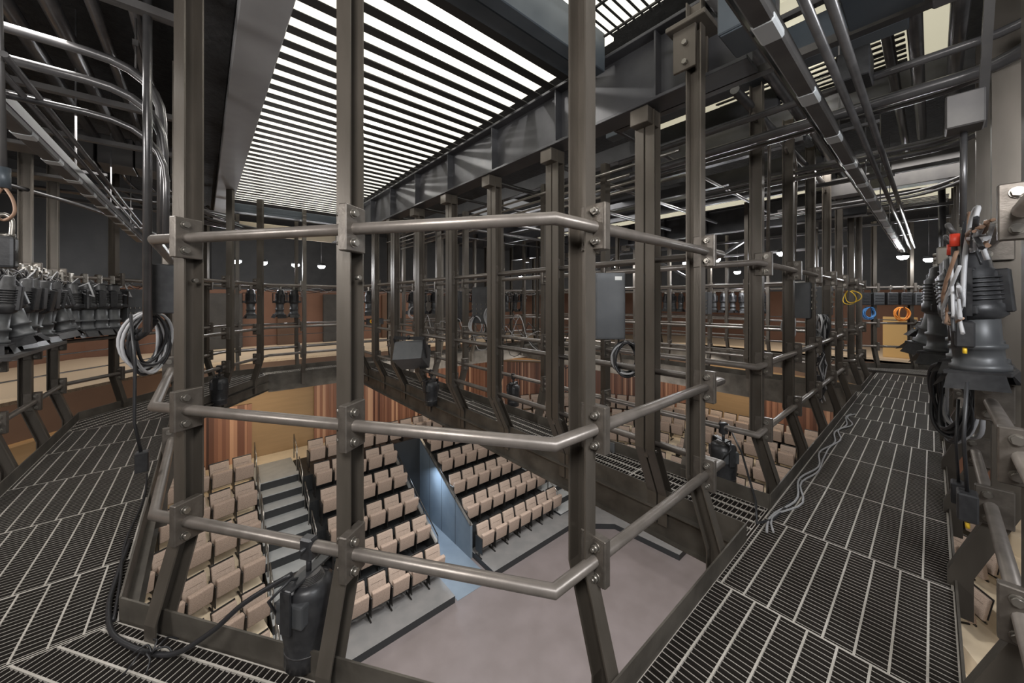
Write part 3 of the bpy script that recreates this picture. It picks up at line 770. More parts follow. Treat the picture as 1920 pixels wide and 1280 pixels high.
coil('tangle of black cables hanging below the grey switch boxes', (6.45,.98,1.38), .16, .22, 9, 'cable', .2, .009)
coil('looped bright cable sticking out from the switch boxes', (7.2,.78,1.72), .12, .1, 2, 'yellow', .9, .006, .02)
coil('blue cable coil hanging at the far end of the right catwalk', (12.0,.98,1.42), .13, .15, 7, 'blue', -.9, .01)
coil('red orange cable coil hanging at the far end of the right catwalk', (12.25,.45,1.42), .15, .17, 7, 'orange', -.9, .012)
coil('big coil of black and grey cable hanging on the right outer railing', (3.55,-.1,1.18), .14, .24, 12, 'cable', .55, .011, .05)
coil('coil of cable hanging on the back railing by the black speaker', (4.5,9.5,1.4), .15, .17, 5, 'gcable', 0, .008)
hang = thing('cable_tangle', 'dense tangle of cables and plugs dropping down the right catwalk railing', 'cable', (6.2,.95,0))
for k in range(12):
    x = random.uniform(-.12,.12)
    pts = [(x,.05,1.2)]
    for j in range(1,7): pts.append((x+random.uniform(-.05,.05), random.uniform(-.04,.08), 1.2-.16*j))
    MB().tube(pts, .007, 6).build('cable_strand', M['cable' if k % 3 else 'gcable'], hang)
for k in range(6):
    z = .4+.12*k; MB().rbox(-.03,.03,.0,.05,z,z+.07,.006,1).build('plug', M['black' if k % 2 else 'bolt'], hang)
# messy cable run on the pipes
def cable_run(label, p0, p1, n, sag, mats, r=.007, name='cable_bundle', wig=.04, outs=.03, zj=.05):
    o = thing(name, label, 'cable', p0)
    p0 = V(p0); p1 = V(p1); L = (p1-p0)
    for k in range(n):
        m = int(L.length/.22)+2; pts = []
        for j in range(m+1):
            t = j/m
            pts.append(L*t + V((random.uniform(-wig,wig), random.uniform(-outs,outs), random.uniform(-zj,zj)-sag*abs(math.sin(t*m*.9+k)))))
        P = []
        for a in range(len(pts)-1):          # smooth
            for t in (0,.33,.66):
                q0 = pts[max(a-1,0)]; q1 = pts[a]; q2 = pts[a+1]; q3 = pts[min(a+2,len(pts)-1)]
                P.append(.5*((2*q1)+(q2-q0)*t+(2*q0-5*q1+4*q2-q3)*t*t+(3*q1-q0-3*q2+q3)*t**3))
        P.append(pts[-1])
        MB().tube(P, r*random.uniform(.7,1.2), 5).build('cable_strand', M[mats[k % len(mats)]], o)
    return o
cable_run('messy bundle of cables along the right outer pipe', (2.35,-.13,1.93), (9.5,-.05,1.93), 12, .10, ('gcable','rust','gcable','cable','rust'), .008)
cable_run('looping leads between the crowded spotlights on the right', (2.4,-.06,1.72), (8.5,.0,1.72), 9, .18, ('gcable','cable','gcable','rust'), .007, zj=.1)
cable_run('messy bundle of leads along the left outer pipe', (-1.33,5.2,1.90), (-1.33,7.3,1.90), 7, .12, ('gcable','cable','gcable','gcable'), .006, wig=.03)
cable_run('grey leads along the back left diagonal pipe', (-1.33,7.3,1.88), (.0,9.2,1.88), 4, .1, ('gcable','cable'), .005, wig=.02)
cable_run('thin leads along the back outer pipe', (1.0,9.6,1.88), (10,9.6,1.88), 4, .1, ('gcable','cable'), .006, wig=.02)
cable_run('leads drooping through the first cross catwalk railing', (3.42,2.6,1.2), (3.42,6.8,1.2), 4, .3, ('cable','gcable'), .006, wig=.03, zj=.2)
for i, x in enumerate((2.75,3.25,4.0,4.75,5.5)):
    o = thing('cable_hook', 'hanging hook loop with red tip on the right outer pipe, %s from the camera' % od(i), 'hook', (x,-.07,1.70))
    MB().tube([(0,0,.2),(.0,.02,.24),(.03,.02,.25),(.05,.0,.2),(.05,0,-.35)], .011, 8).build('hook_rod', M['duct'], o)
    MB().cyl((.0,0,.2),(.0,0,.14),.017,8).build('red_tip', M['red'], o)
for i, (x, z) in enumerate(((2.55,.62),(2.75,1.36),(3.35,.40),(4.1,1.25))):
    o = thing('plug_connector', 'black square stage plug hanging on the right outer railing, %s from the camera' % od(i), 'plug', (x,-.1,z))
    MB().rbox(-.045,.045,-.03,.03,0,.12,.006,1).build('plug_body', M['black'], o)
    for k in (-1,0,1): MB().cyl((k*.024,0,0),(k*.024,0,-.03),.007,8).build('pin', M['yellow'], o)
    MB().tube([(0,0,.12),(.0,.01,.35),(.02,0,.6)], .007, 6).build('lead', M['cable'], o)
for k in range(16):
    x = 2.5+.28*k; o = thing('cable_whip', 'thin looping lead sprouting above the right outer pipe, %s from the camera' % od(k), 'cable', (x,-.15,1.9))
    h = random.uniform(.05,.16)
    MB().tube(smooth([(0,0,-.15),(random.uniform(-.05,.05),.03,0),(.06,.02,h),(.16,.03,h*.8),(.2,.05,-.1),(.14,.06,-.35)],6), random.choice((.005,.007,.009)), 6).build('lead', M[('gcable','cable','rust','white')[k % 4]], o)
# cable along right catwalk toe board
P = []
for k in range(40):
    t = k/39; x = 2.9+t*3.9
    P.append((x, .73+.035*math.sin(9*t*PI)*(1-t*.3), .012))
tag(MB().tube(P, .008, 6).build('floor_cable', M['gcable']), 'grey cable snaking along the toe board of the right catwalk', 'cable')
tag(MB().tube([(p[0]+.03, p[1]-.03+.02*math.sin(i*.9), .014) for i, p in enumerate(P)], .007, 6).build('floor_cable', M['gcable']), 'second grey cable twisting beside the toe board of the right catwalk', 'cable')
tag(MB().tube([(3.6,1.2,.46),(3.3,1.0,.35),(3.1,.85,.1),(2.95,.8,.02),(3.1,.74,.012),(3.5,.72,.012)], .008, 6).build('floor_cable', M['cable']), 'black cable crossing from the cross catwalk onto the right catwalk', 'cable')
# cable from floor to the large stage light
tag(MB().tube(smooth([(-.36,3.4,.02),(-.37,2.95,.02),(-.36,2.7,.02),(-.30,2.45,.02),(-.12,2.18,.03),(.02,2.05,.13),(.14,1.97,.25),(.30,1.86,.36)]), .011, 8).build('floor_cable', M['cable']), 'thick black cable rising over the toe board to the large stage light', 'cable')
tag(MB().tube(smooth([(-.38,4.6,.02),(-.35,4.0,.03),(-.38,3.4,.02),(-.345,2.9,.03),(-.33,2.6,.02)]), .007, 6).build('floor_cable', M['cable']), 'thin black cable following the inner toe board of the left catwalk', 'cable')
kn = thing('cable_tie_knot', 'knotted black tie on the thick cable beside the near toe board', 'cable tie', (-.17,2.23,.03))
for k in range(6):
    a = k*1.05
    MB().tube(smooth([(0,0,0),(.03*math.cos(a),.03*math.sin(a),.03),(.06*math.cos(a+.5),.06*math.sin(a+.5),.02),(.09*math.cos(a+.4),.09*math.sin(a+.4),-.01)],4), .004, 5).build('tie_end', M['cable'], kn)
# hanging safety cable and shackle on the left
sh = thing('safety_cable', 'dark hanging wire rope with loop and shackle at the left frame edge', 'wire rope', (-.66,2.64,0))
MB().tube([(-.03,.05,3.9),(-.02,.03,2.9),(0,.0,2.14)], .011, 8).build('wire_rope', M['duct'], sh)
MB().cyl((0,0,2.16),(0,0,2.07),.02,10).build('ferrule', M['beam'], sh)
MB().tube(smooth([(0,0,2.08),(-.03,.025,2.02),(-.035,.03,1.96),(0,0,1.93),(.035,-.03,1.96),(.03,-.025,2.02),(0,0,2.08)]), .006, 6).build('rope_loop', M['rust'], sh)
MB().tube(smooth([(-.02,0,1.86),(-.022,0,1.93),(0,0,1.955),(.022,0,1.93),(.02,0,1.86)]), .009, 8).cyl((-.032,0,1.865),(.032,0,1.865),.008,8).build('shackle', M['bolt'], sh)
MB().rbox(-.035,.035,-.03,.03,1.72,1.86,.012,2).build('rope_grip', M['black'], sh)
# slatted tray on left outer rail
tag(MB().beam((-1.30,4.9,1.1),(-1.30,6.5,1.1),.22,.03).build('ledge_tray', M['duct']), 'flat metal tray resting on the left outer railing', 'tray')

# ------------------------------------------------------------------ small work lamps
def work_lamp(i, p, e=26):
    r = thing('work_lamp', 'small bright white work lamp, %s from the left' % od(i), 'lamp', p)
    MB().lathe([(0,.06),(.08,.06),(.10,.02),(.095,0)], 14).build('lamp_shade', M['black'], r)
    MB().lathe([(0,-.075),(.05,-.065),(.085,-.03),(.09,.0)], 14).build('lamp_lens', M['lampglow'], r)
    MB().cyl((0,0,.05),(0,0,.97),.008,6).build('drop_rod', M['conduit'], r)
    L = bpy.data.lights.new('work_lamp_light', 'POINT'); L.energy = e; L.shadow_soft_size = .07; L.color = (.97,.98,1)
    o = bpy.data.objects.new('work_lamp_light', L); C.objects.link(o); o.location = (p[0], p[1], p[2]-.12)
for i, p in enumerate(((.6,10.5,2.5),(1.1,10.5,2.5),(1.8,10.6,2.5),(2.4,10.6,2.5),(9.3,10.3,2.5),(9.8,10.4,2.5),(8.25,5.4,2.52),(8.95,3.9,2.5),(8.86,3.2,2.52),(12.3,3.85,2.45),(8.86,2.5,2.54),(12.4,3.3,2.45),(8.82,1.96,2.54),(11.05,.40,2.5),(12.2,.05,2.5))):
    work_lamp(i, p)

# ------------------------------------------------------------------ auditorium
ZS = -7.27; Z0 = -7.07; RISE = .52; DY = .9
def zk(k): return Z0+RISE*k
WP = [(-8.6,-9), (-8.6,7.5), (-1.4,17.0), (12.7,17.0), (19.9,7.5), (19.9,-9)]
def wall_run(pts, z0, z1, m, name, th=.15):
    mb = MB()
    for i in range(len(pts)-1):
        a, b = pts[i], pts[i+1]
        d = (V(b)-V(a)).normalized(); q = V((-d.y, d.x))*th/2
        mb.beam((a[0]+q.x,a[1]+q.y,(z0+z1)/2), (b[0]+q.x,b[1]+q.y,(z0+z1)/2), th, z1-z0)
    return struct(mb.build(name, M[m]))
def off(pts, k):  # inset toward the room centre
    c = V((5.67,4.5)); out = []
    for p in pts: out.append((p[0]+(-k if p[0] > c.x else k), p[1]-(k if p[1] > 10 else 0)))
    return out
wall_run(WP, -7.6, -1.9, 'tan', 'wall_back_lower')
F1 = off(WP, .5)
wall_run(F1, -1.75, -1.60, 'tan', 'trim_1', .5)
wall_run(off(WP,.62), -1.62, -.62, 'fascia', 'trim_2', .1)
wall_run(off(WP,.66), -.66, -.58, 'gfloor', 'trim_3', .2)
# gallery floor and its back wall
gw = [(-12.4,-9), (-12.4,9.3), (-3.4,21.0), (14.7,21.0), (23.7,9.3), (23.7,-9)]
inn = off(WP,.62)
mb = MB()
for i in range(len(inn)-1):
    mb.prism([inn[i], inn[i+1], gw[i+1], gw[i]], -.75, -.6)
struct(mb.build('floor', M['gfloor']))
wall_run(gw, -.6, 4.0, 'terra', 'wall_gallery')
up = [(-5.2,-9), (-5.2,6.9), (.2,14.0), (11.1,14.0), (16.5,6.9), (16.5,-9)]
wall_run(up, 1.92, 4.05, 'darkwall', 'wall_upper', .12)
# gallery dressing: brown piers and dark openings
for i, (x, w, m) in enumerate(((-2.2,.5,'terra'), (.6,1.6,'darkwall'), (3.2,.9,'fascia'), (5.4,1.2,'darkwall'), (8.2,.6,'fascia'), (11.5,1.5,'darkwall'))):
    tag(MB().rbox(x-w/2,x+w/2,20.75,20.95,-.6,1.9,.01,1).build('wall_panel', M[m]), 'tall %s panel on the gallery wall, %s from the left' % ({'terra':'terracotta','darkwall':'black','fascia':'brown'}[m], od(i)), 'panel')
tbox('wall_panel', 'bright yellow ochre panel behind the far end of the right catwalk', 'panel', 20.0, 20.1, .35, 1.25, -.6, .95, 'ochre')
tbox('wall_panel', 'dark blue panel beside the ochre panel at the far end', 'panel', 20.0, 20.1, -.35, .33, -.6, .8, 'beam')
tag(MB().beam((15.5,.3,1.0),(15.5,9,1.0),.03,.03).build('gallery_rail', M['conduit']), 'thin distant gallery rail beyond the far end catwalk', 'rail')
for i, z in enumerate((-.2,.25,.7)):
    tag(MB().tube([(p[0],p[1],z) for p in off(WP,.7)[1:5]], .018, 6).build('gallery_rail', M['conduit']), 'thin gallery rail around the upper level, %s from the bottom' % od(i), 'rail')
# cove light strips
for i, (a, b) in enumerate(zip(F1[1:4], F1[2:5])):
    a = V(a); b = V(b); d = (b-a).normalized(); q = V((d.y,-d.x))
    a = a+q*.05; b = b+q*.05
    tag(MB().beam((a.x,a.y,-1.585), (b.x,b.y,-1.585), .05, .03).build('cove_light', M['cove']), 'warm glowing cove light strip along the %s wall' % ('left diagonal','back','right diagonal')[i], 'light')
# wood panels on the lower walls
def wood(p0, p1, label, z0=-4.55, z1=-2.35, offs=.06):
    p0 = V(p0); p1 = V(p1)
    mb = MB(); mb.beam((p0.x,p0.y,(z0+z1)/2), (p1.x,p1.y,(z0+z1)/2), .07, z1-z0)
    d = (p1-p0); n = int(d.length/.22)
    q = V((d.y,-d.x)).normalized()*.045
    for k in range(n):
        if random.random() < .55:
            c = p0+d*((k+.5)/n)+q
            mb.beam((c.x,c.y,z0), (c.x,c.y,z1), .05, .05, (q.x,q.y,0))
    return tag(mb.build('wood_panelling', M['wood']), label, 'wood panelling')
wood((-1.3,16.9), (1.42,16.9), 'red brown vertical wood panelling on the back wall left of the stairs')
wood((3.55,16.9), (12.6,16.9), 'long red brown wood panelling on the back wall behind the centre seats', z1=-2.0)
wood((12.75,16.75), (19.6,7.7), 'red brown wood panelling on the right diagonal wall', z1=-1.95)
wood((19.8,5.6), (19.8,2.0), 'red brown wood panelling on the right side wall', z1=-1.95)
wood((19.8,.2), (19.8,-3.0), 'red brown wood panelling low at the right end of the side wall', z1=-1.95)
wood((-8.4,7.6), (-4.6,12.6), 'red brown wood panelling on the left diagonal wall')
# stage
struct(MB().box(-9,20.2,-9,17.4,ZS-.3,ZS).build('floor', M['stage']))
lp = MB(); lp.up = True
for (x0,x1,y0,y1) in ((2.6,5.64,9.1,15.6), (7.0,10.9,9.1,15.6)):
    lp.box(x0+(.05 if x0 > 5 else 0), x1-(.03 if x0 < 5 else 0), y0, 10.46, ZS+.001, Z0)
lp.box(1.35, 2.6, 9.1, 9.74, ZS+.001, Z0); lp.box(10.9, 12.1, 9.1, 9.74, ZS+.001, Z0)
tag(lp.build('seating_platform', (M['riser'], M['deckgrey'])), 'low grey platform edge along the back of the stage', 'platform')
q_ = MB(); q_.up = True
tag(q_.prism([(10.9,9.1),(12.1,8.0),(12.3,5.6),(13.7,5.6)]+[(10.6+3.1*math.cos(math.radians(a_)),7.3+3.1*math.sin(math.radians(a_))) for a_ in (3,15,30,45,58)]+[(12.15,9.74),(10.9,9.09)], ZS+.001, Z0).build('seating_platform', (M['riser'], M['deckgrey'])), 'low grey platform curving round the right corner of the stage', 'platform')
q_ = MB(); q_.up = True
tag(q_.prism([(12.3,4.6),(12.3,2.6),(13.7,2.6),(13.7,4.6)], ZS+.001, Z0).build('seating_platform', (M['riser'], M['deckgrey'])), 'low grey platform along the right side of the stage', 'platform')
for nm, x0, x1, y0, y1 in (('back edge', 2.6, 5.64, 9.04, 9.1), ('back edge right', 7.0, 10.9, 9.04, 9.1)):
    pass
# terraces
def terrace(label, mk, ks, m='riser', top='riser'):
    r = thing('seating_terrace', label, 'terrace', (0,0,0))
    for k in ks:
        for nm, z0, z1, mm in (('step_body', ZS+.002, zk(k)-.02, m), ('step_floor', zk(k)-.02, zk(k), top)):
            mb = MB()
            for poly in mk(k): mb.prism(poly, z0, z1)
            mb.build(nm, M[mm], r)
    return r
yk = lambda k: 9.95+DY*k
def bank(x0, x1):
    return lambda k: [rect(x0, x1, yk(k)-.38, 15.75 if k == 5 else yk(k)+.52)]
terrace('stepped terrace of the left back seating bank', bank(2.6,5.61), range(1,6))
terrace('stepped terrace of the right back seating bank', bank(7.05,10.9), range(1,6))
tag(MB().box(5.64,7.0,14.2,15.75,ZS+.002,zk(5)).build('seating_terrace', M['riser']), 'terrace block behind the sunken entrance', 'terrace')
LC = (1.9, 6.8)      # centre of left corner arcs
RC = (10.6, 7.3)     # right corner arcs
BC = (11.3, 2.6)
def ring(c, r0, r1, a0, a1, n=10):
    out = []
    for i in range(n):
        b0 = a0+(a1-a0)*i/n; b1 = a0+(a1-a0)*(i+1)/n
        out.append([(c[0]+r0*math.cos(b0),c[1]+r0*math.sin(b0)),(c[0]+r1*math.cos(b0),c[1]+r1*math.sin(b0)),(c[0]+r1*math.cos(b1),c[1]+r1*math.sin(b1)),(c[0]+r0*math.cos(b1),c[1]+r0*math.sin(b1))])
    return out
def lcorner(k):
    r = yk(k)-LC[1]
    a = math.radians(96+2)
    return ring(LC, r-.38, r+(.55 if k < 5 else .6), math.acos(max(-1,min(1,(1.23-LC[0])/r))), math.radians(175))
terrace('curved cream floored terrace of the left corner seating', lcorner, range(0,6), 'cream', 'cream')
terrace('curved terrace of the right corner seating', lambda k: ring(RC, yk(k)-RC[1]-.38, yk(k)-RC[1]+(.55 if k < 5 else .22), 0, math.acos(1.56/(yk(k)-RC[1]-.38))), range(1,6), 'cream', 'cream')
terrace('stepped terrace of the right side seating', lambda k: [rect(RC[0]+yk(k)-RC[1]-.38, RC[0]+yk(k)-RC[1]+(.55 if k < 5 else 1.8), 2.6, 7.3)], range(1,6), 'cream', 'cream')
terrace('curved terrace of the near right corner seating', lambda k: ring((BC[0],BC[1]), yk(k)-RC[1]-.38+RC[0]-BC[0], yk(k)-RC[1]+(.55 if k < 5 else 1.8)+RC[0]-BC[0], -math.radians(80), 0), range(1,6), 'cream', 'cream')
# cross aisle landings
lm = MB(); lm.box(-1.4,12.7,15.75,17.0,ZS,zk(5)-.004); lm.prism([(-8.4,7.4),(-5.6,7.4),(-.6,15.75),(-1.4,17.0)],ZS,zk(5)-.004); lm.prism([(19.8,7.4),(17.9,7.4),(12.2,15.75),(12.7,17.0)],ZS,zk(5)-.004); lm.box(17.9,19.8,-6,7.4,ZS,zk(5))
struct(lm.build('floor', M['cream']))
# sunken entrance walls
def slope_wall(x, w, label, m, rail_side):
    r = thing('entrance_wall', label, 'wall', (x,0,0))
    y0, y1 = 10.3, 14.2
    za, zb = -6.17, -4.2
    vs = []
    for xx in (-w/2, w/2):
        vs += [(xx,y0,ZS+.002),(xx,y1,ZS+.002),(xx,y1,zb),(xx,y0,za)]
    MB().add(vs, [(0,1,2,3),(7,6,5,4),(0,4,5,1),(1,5,6,2),(2,6,7,3),(3,7,4,0)]).build('wall_body', M[m], r)
    mb = MB()
    n = 4
    for i in range(1, n):
        y = y0+(y1-y0)*i/n
        mb.box(-w/2-.004, w/2+.004, y-.006, y+.006, ZS+.01, za+(zb-za)*i/n)
    mb.build('panel_joint', M['riser'], r)
    MB().beam((0,y0,za+.02),(0,y1,zb+.02),w+.03,.04).build('top_cap', M['chrome'], r)
    mb = MB().tube([(rail_side*.05,y0,za+.22),(rail_side*.05,y1,zb+.22)], .017, 8)
    for i in range(5):
        t = i/4; y = y0+(y1-y0)*t
        mb.cyl((rail_side*.05,y,za+(zb-za)*t+.03),(rail_side*.05,y,za+(zb-za)*t+.22),.012,6)
    mb.build('hand_rail', M['frame'], r)
slope_wall(7.0, .08, 'blue grey panelled side wall of the sunken entrance, right one', 'vom', -1)
slope_wall(5.66, .08, 'dark side wall of the sunken entrance beside the left seats', 'riser', 1)
tag(MB().box(5.7,6.96,14.1,14.2,ZS,-4.2).build('entrance_wall', M['riser']), 'black end wall of the sunken entrance', 'wall')
tag(MB().box(5.7,6.96,9.1,14.1,ZS,ZS+.006).build('entrance_floor', M['vom']), 'blue grey floor strip of the sunken entrance', 'floor strip')
# stairs
def stairs(label, x0, x1, y_start, n, run, tread='tread'):
    r = thing('aisle_stairs', label, 'stairs', ((x0+x1)/2, y_start, ZS))
    w = (x1-x0)/2
    for i in range(n):
        z = (i+1)*(zk(5)-ZS)/n
        s = MB().box(-w, w, i*run, n*run+(1.2 if i == n-1 else .0), 0 if i == 0 else z-(zk(5)-ZS)/n, z-.03).build('step', M['riser'], r)
        MB().rbox(-w, w, i*run-.01, (i+1)*run+(1.2 if i == n-1 else 0), z-.03, z, .004, 1).build('tread', M[tread], r)
    for s in (-1, 1):
        for j in range(6):
            yy = j*.95+.2; zz = (yy/(n*run))*(zk(5)-ZS)+.1
            mb = MB().tube([(s*(w-.04),yy,zz),(s*(w-.04),yy,zz+.85),(s*(w-.04),yy+.55,zz+1.15),(s*(w-.04),yy+.55,zz+.3)], .017, 6)
            mb.tube([(s*(w-.04),yy,zz+.5),(s*(w-.04),yy+.55,zz+.8)], .012, 6)
            mb.build('hand_rail', M['chrome'], r)
    return r
stairs('grey stepped aisle between the left corner seats and the back seats', 1.32, 2.58, 9.75, 11, .47)
stairs('grey stepped aisle right of the back seats', 10.95, 12.1, 9.75, 11, .47)

# seats
def seat_proto():
    ms = {}
    b = MB()
    R = Matrix.Rotation(-.22, 3, 'X')
    b.rbox(-.242,.242,.10,.185,.47,.98,.03,3,R)
    ms['backrest'] = b.mesh('backrest', M['fabric2'])
    c = MB()
    R2 = Matrix.Rotation(.16, 3, 'X')
    c.rbox(-.245,.245,-.19,-.06,.36,.81,.035,3,R2)
    ms['seat_cushion'] = c.mesh('seat_cushion', M['fabric'])
    f = MB()
    f.rbox(-.285,-.262,-.20,.2,.16,.68,.008,1); f.box(-.29,-.255,-.16,.2,0,.03); f.rbox(-.292,-.252,-.2,.12,.66,.69,.008,1)
    f.box(-.28,-.267,-.03,.03,.03,.3)
    ms['side_frame'] = f.mesh('side_frame', M['frame'])
    s = MB(); s.rbox(-.25,.25,.192,.21,.50,1.0,.01,1,R)
    s.beam((-.25,.12,.44),(.25,.12,.44),.03,.03); s.beam((-.245,-.05,.34),(.245,-.05,.34),.03,.04)
    ms['back_shell'] = s.mesh('back_shell', M['frame'])
    k = MB(); k.M = R.to_4x4(); k.beam((-.17,0,.08),(.17,0,.08),.006,.006); k.M = None; c0 = V((0,.1425,.725)); k.v = [p + c0 + (R @ V((0,-.044,0))) for p in k.v]
    ms['seam'] = k.mesh('seam', M['seamdark'])
    return ms
SM = seat_proto(); seat0 = None
def seat(x, y, z, face, label, group='theatre seats'):
    """face: direction the sitter looks"""
    global seat0
    if seat0 is None:
        seat0 = thing('theatre_seat', label, 'seat', (0,0,0))
        for nm in ('backrest','seat_cushion','side_frame','back_shell','seam'): link(nm, SM[nm], seat0)
        o = seat0
    else:
        o = copy_tree(seat0)
    o.location = (x,y,z); o.rotation_euler = (0,0,face+PI/2); o['label'] = label; o['group'] = group
    return o
SW = .575
def row_line(p0, d, n, z, face, lab, grp):
    for i in range(n):
        p = V(p0)+V(d)*(i*SW)
        seat(p.x, p.y, z, face, lab % od(i), grp)
for k in range(6):
    n = 5
    row_line((5.42-(n-1)*SW, yk(k)), (1,0), n, zk(k), -PI/2, 'beige seat in row %d of the left back bank, %%s from the stairs' % (k+1), 'seats of the left back bank')
for k in range(6):
    n = (7,7,6,6,5,5)[k]
    row_line((7.34, yk(k)), (1,0), n, zk(k), -PI/2, 'beige seat in row %d of the right back bank, %%s from the sunken entrance' % (k+1), 'seats of the right back bank')
row_line((5.42+SW, yk(5)), (1,0), 3, zk(5), -PI/2, 'beige seat directly behind the sunken entrance, %s from the left', 'seats behind the sunken entrance')
def arc_row(c, r, a0, a1, z, lab, grp, nmax=99):
    n = min(nmax, int(abs(a1-a0)*r/SW)); st = SW/r*(1 if a1 > a0 else -1)
    a = a0+st/2
    for i in range(n):
        seat(c[0]+r*math.cos(a), c[1]+r*math.sin(a), z, a+PI, lab % od(i), grp)
        a += st
for k in range(0,6):
    r = yk(k)-LC[1]
    a0 = math.acos((1.28-LC[0])/r)
    arc_row(LC, r, a0, math.radians(170), zk(k), 'beige seat in row %d of the left corner, %%s from the stairs' % (k+1), 'seats of the left corner', 9)
for k in range(0,6):
    r = yk(k)-RC[1]
    a0 = math.asin(min(1,(12.2-RC[0])/r)) if k else .55
    a0 = PI/2-a0 if k else math.radians(52)
    arc_row(RC, r, a0, 0, zk(k), 'beige seat in row %d of the right corner, %%s from the right stairs' % (k+1), 'seats of the right corner')
for k in range(0,6):
    x = RC[0]+yk(k)-RC[1]
    n = 2 if k == 0 else 8
    row_line((x, 7.05), (0,-1), n, zk(k), PI, 'beige seat in row %d of the right side, %%s from the right corner' % (k+1), 'seats of the right side')
for k in range(1,5):
    r = yk(k)-RC[1]+RC[0]-BC[0]
    arc_row(BC, r, 0, -math.radians(78), zk(k), 'beige seat in row %d of the near right corner, %%s from the side seats' % (k+1), 'seats of the near right corner', 7)

# ------------------------------------------------------------------ lights
def area(name, loc, size, e, col=(1,.96,.9), target=None, sy=None):
    L = bpy.data.lights.new(name, 'AREA'); L.energy = e; L.size = size; L.color = col
    if sy: L.shape = 'RECTANGLE'; L.size_y = sy
    o = bpy.data.objects.new(name, L); C.objects.link(o); o.location = loc
    d = V(target)-V(loc) if target else V((0,0,-1))
    o.rotation_euler = d.to_track_quat('-Z','Y').to_euler()
    return o
def point(name, loc, e, r=.05, col=(1,.97,.92)):
    L = bpy.data.lights.new(name, 'POINT'); L.energy = e; L.shadow_soft_size = r; L.color = col
    o = bpy.data.objects.new(name, L); C.objects.link(o); o.location = loc
for y in (2.6, 4.6, 6.6): point('grid_lamp', (1.5,y,3.71), 26, .012)
point('grid_lamp', (4.4,.9,3.9), 18, .03); point('grid_lamp', (9.9,4,3.85), 22, .03)
# added unseen fill lights over the seats
area('seat_fill', (.5,8.0,-.6), .5, 157.1, (1,.93,.84), (.3,11.3,-5.5))
area('seat_fill', (4.2,7.0,-.6), .6, 83.7, (1,.94,.86), (4.2,12.3,-5.5))
area('seat_fill', (9,7.0,-.6), .6, 91.7, (1,.94,.86), (9,12.3,-5.5))
area('seat_fill', (11.0,4.5,-.6), .6, 103.6, (1,.94,.86), (15.5,5.5,-5.5))
area('seat_fill', (11.5,1.0,-.6), .6, 75.8, (1,.94,.86), (14.8,-.8,-5.5))
area('floor_fill', (6.35,12.6,-4.9), .4, 55, (.74,.86,1.), (6.35,11.6,-7.2))  # cool light set in the sunken entrance for its blue white spill
area('floor_fill', (6.5,3.0,-.4), .8, 150, (1,.95,.94), (6.5,5.0,-7.2))  # added unseen fill for the stage floor
def spot(loc, target, e, ang=75, r=.05, col=(1,.97,.95)):
    L = bpy.data.lights.new('stage_fill_spot', 'SPOT'); L.energy = e; L.spot_size = math.radians(ang); L.spot_blend = .6; L.shadow_soft_size = r; L.color = col
    o = bpy.data.objects.new('stage_fill_spot', L); C.objects.link(o); o.location = loc
    o.rotation_euler = (V(target)-V(loc)).to_track_quat('-Z','Y').to_euler()
spot((5.3,4.0,2.9), (6.2,4.4,-7.2), 2300, 88)  # two added spots without fixtures, brightening the stage
spot((6.6,6.4,2.9), (6.8,6.4,-7.2), 1200, 80)
area('floor_fill', (2.6,5.2,-.6), .15, 120, (1,.96,.93), (5.5,6.5,-7.2))  # another added fill for the stage, below the catwalks
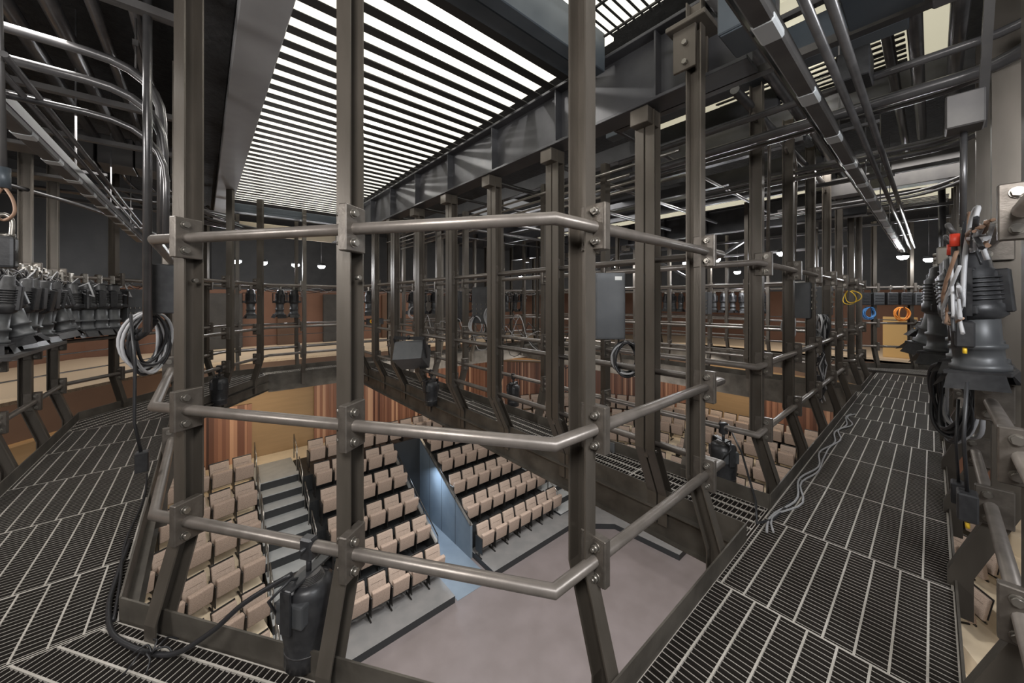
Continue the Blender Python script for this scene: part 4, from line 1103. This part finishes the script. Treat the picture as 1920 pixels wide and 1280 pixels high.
# wall washers
area('wall_washer', (1.5,14.6,-1.9), 1.2, 37.8, (1,.78,.5), (1.5,17,-3.3), .2)
area('wall_washer', (8.5,14.6,-1.9), 4, 50.4, (1,.82,.6), (8.5,17,-3.3), .2)
area('wall_washer', (-4.5,10.5,-1.9), 3, 50.4, (1,.74,.42), (-6,12.5,-3), .2)
area('wall_washer', (17.5,6,-1.9), 4, 58.8, (1,.8,.55), (19.9,6,-3.2), .2)
area('gallery_light', (1.0,18.6,3.6), 6, 153.0, (1,.93,.85), None, 1)
area('gallery_light', (9,18.6,3.6), 6, 135.0, (1,.93,.85), None, 1)
area('gallery_light', (-7.5,14,3.6), 5, 207.0, (1,.93,.85), None, 1)
area('gallery_light', (-9,8,3.6), 3, 108.0, (1,.93,.85), None, 1)
area('gallery_light', (18.5,3,3.6), 3, 153.0, (1,.9,.8), None, 3)
# added unseen fill light for the catwalks
area('catwalk_fill', (6.5,.35,3.35), .35, 70.9, (1,.97,.93), (6.5,.35,0), 6)
area('catwalk_fill', (-.75,5.0,3.1), .3, 50.6, (1,.97,.93), (-.75,5.0,0), 4)
area('catwalk_fill', (-.7,-.4,2.9), .7, 77.6, (1,.97,.94), (1.2,1.6,.6))
area('catwalk_fill', (1.2,-1.6,2.6), .7, 57.4, (.95,.97,1), (2.4,1.2,1.2))
area('catwalk_fill', (-2.4,2.4,2.4), .6, 43.9, (1,.97,.94), (0,3.2,1.0))
area('catwalk_fill', (5.6,5.0,3.4), 2.5, 101.2, (1,.98,.95), (5.6,5,0))

w = bpy.data.worlds.new('World'); bpy.context.scene.world = w; w.use_nodes = True
w.node_tree.nodes['Background'].inputs[0].default_value = (.86,.85,.84,1); w.node_tree.nodes['Background'].inputs[1].default_value = .24

# ------------------------------------------------------------------ camera
cam = bpy.data.cameras.new('camera'); co = bpy.data.objects.new('camera', cam); C.objects.link(co)
cam.sensor_width = 36; cam.lens = 676/1920*36; cam.shift_y = -77/1920
cam.clip_start = .02; cam.clip_end = 200
co.location = (0,0,1.58)
co.rotation_euler = (PI/2, 0, math.atan2(.759,.651)-PI/2)
sc = bpy.context.scene; sc.camera = co
sc.view_settings.view_transform = 'Standard'; sc.view_settings.look = 'None'
sc.view_settings.gamma = 1; sc.view_settings.exposure = 0
sc.view_settings.use_curve_mapping = False
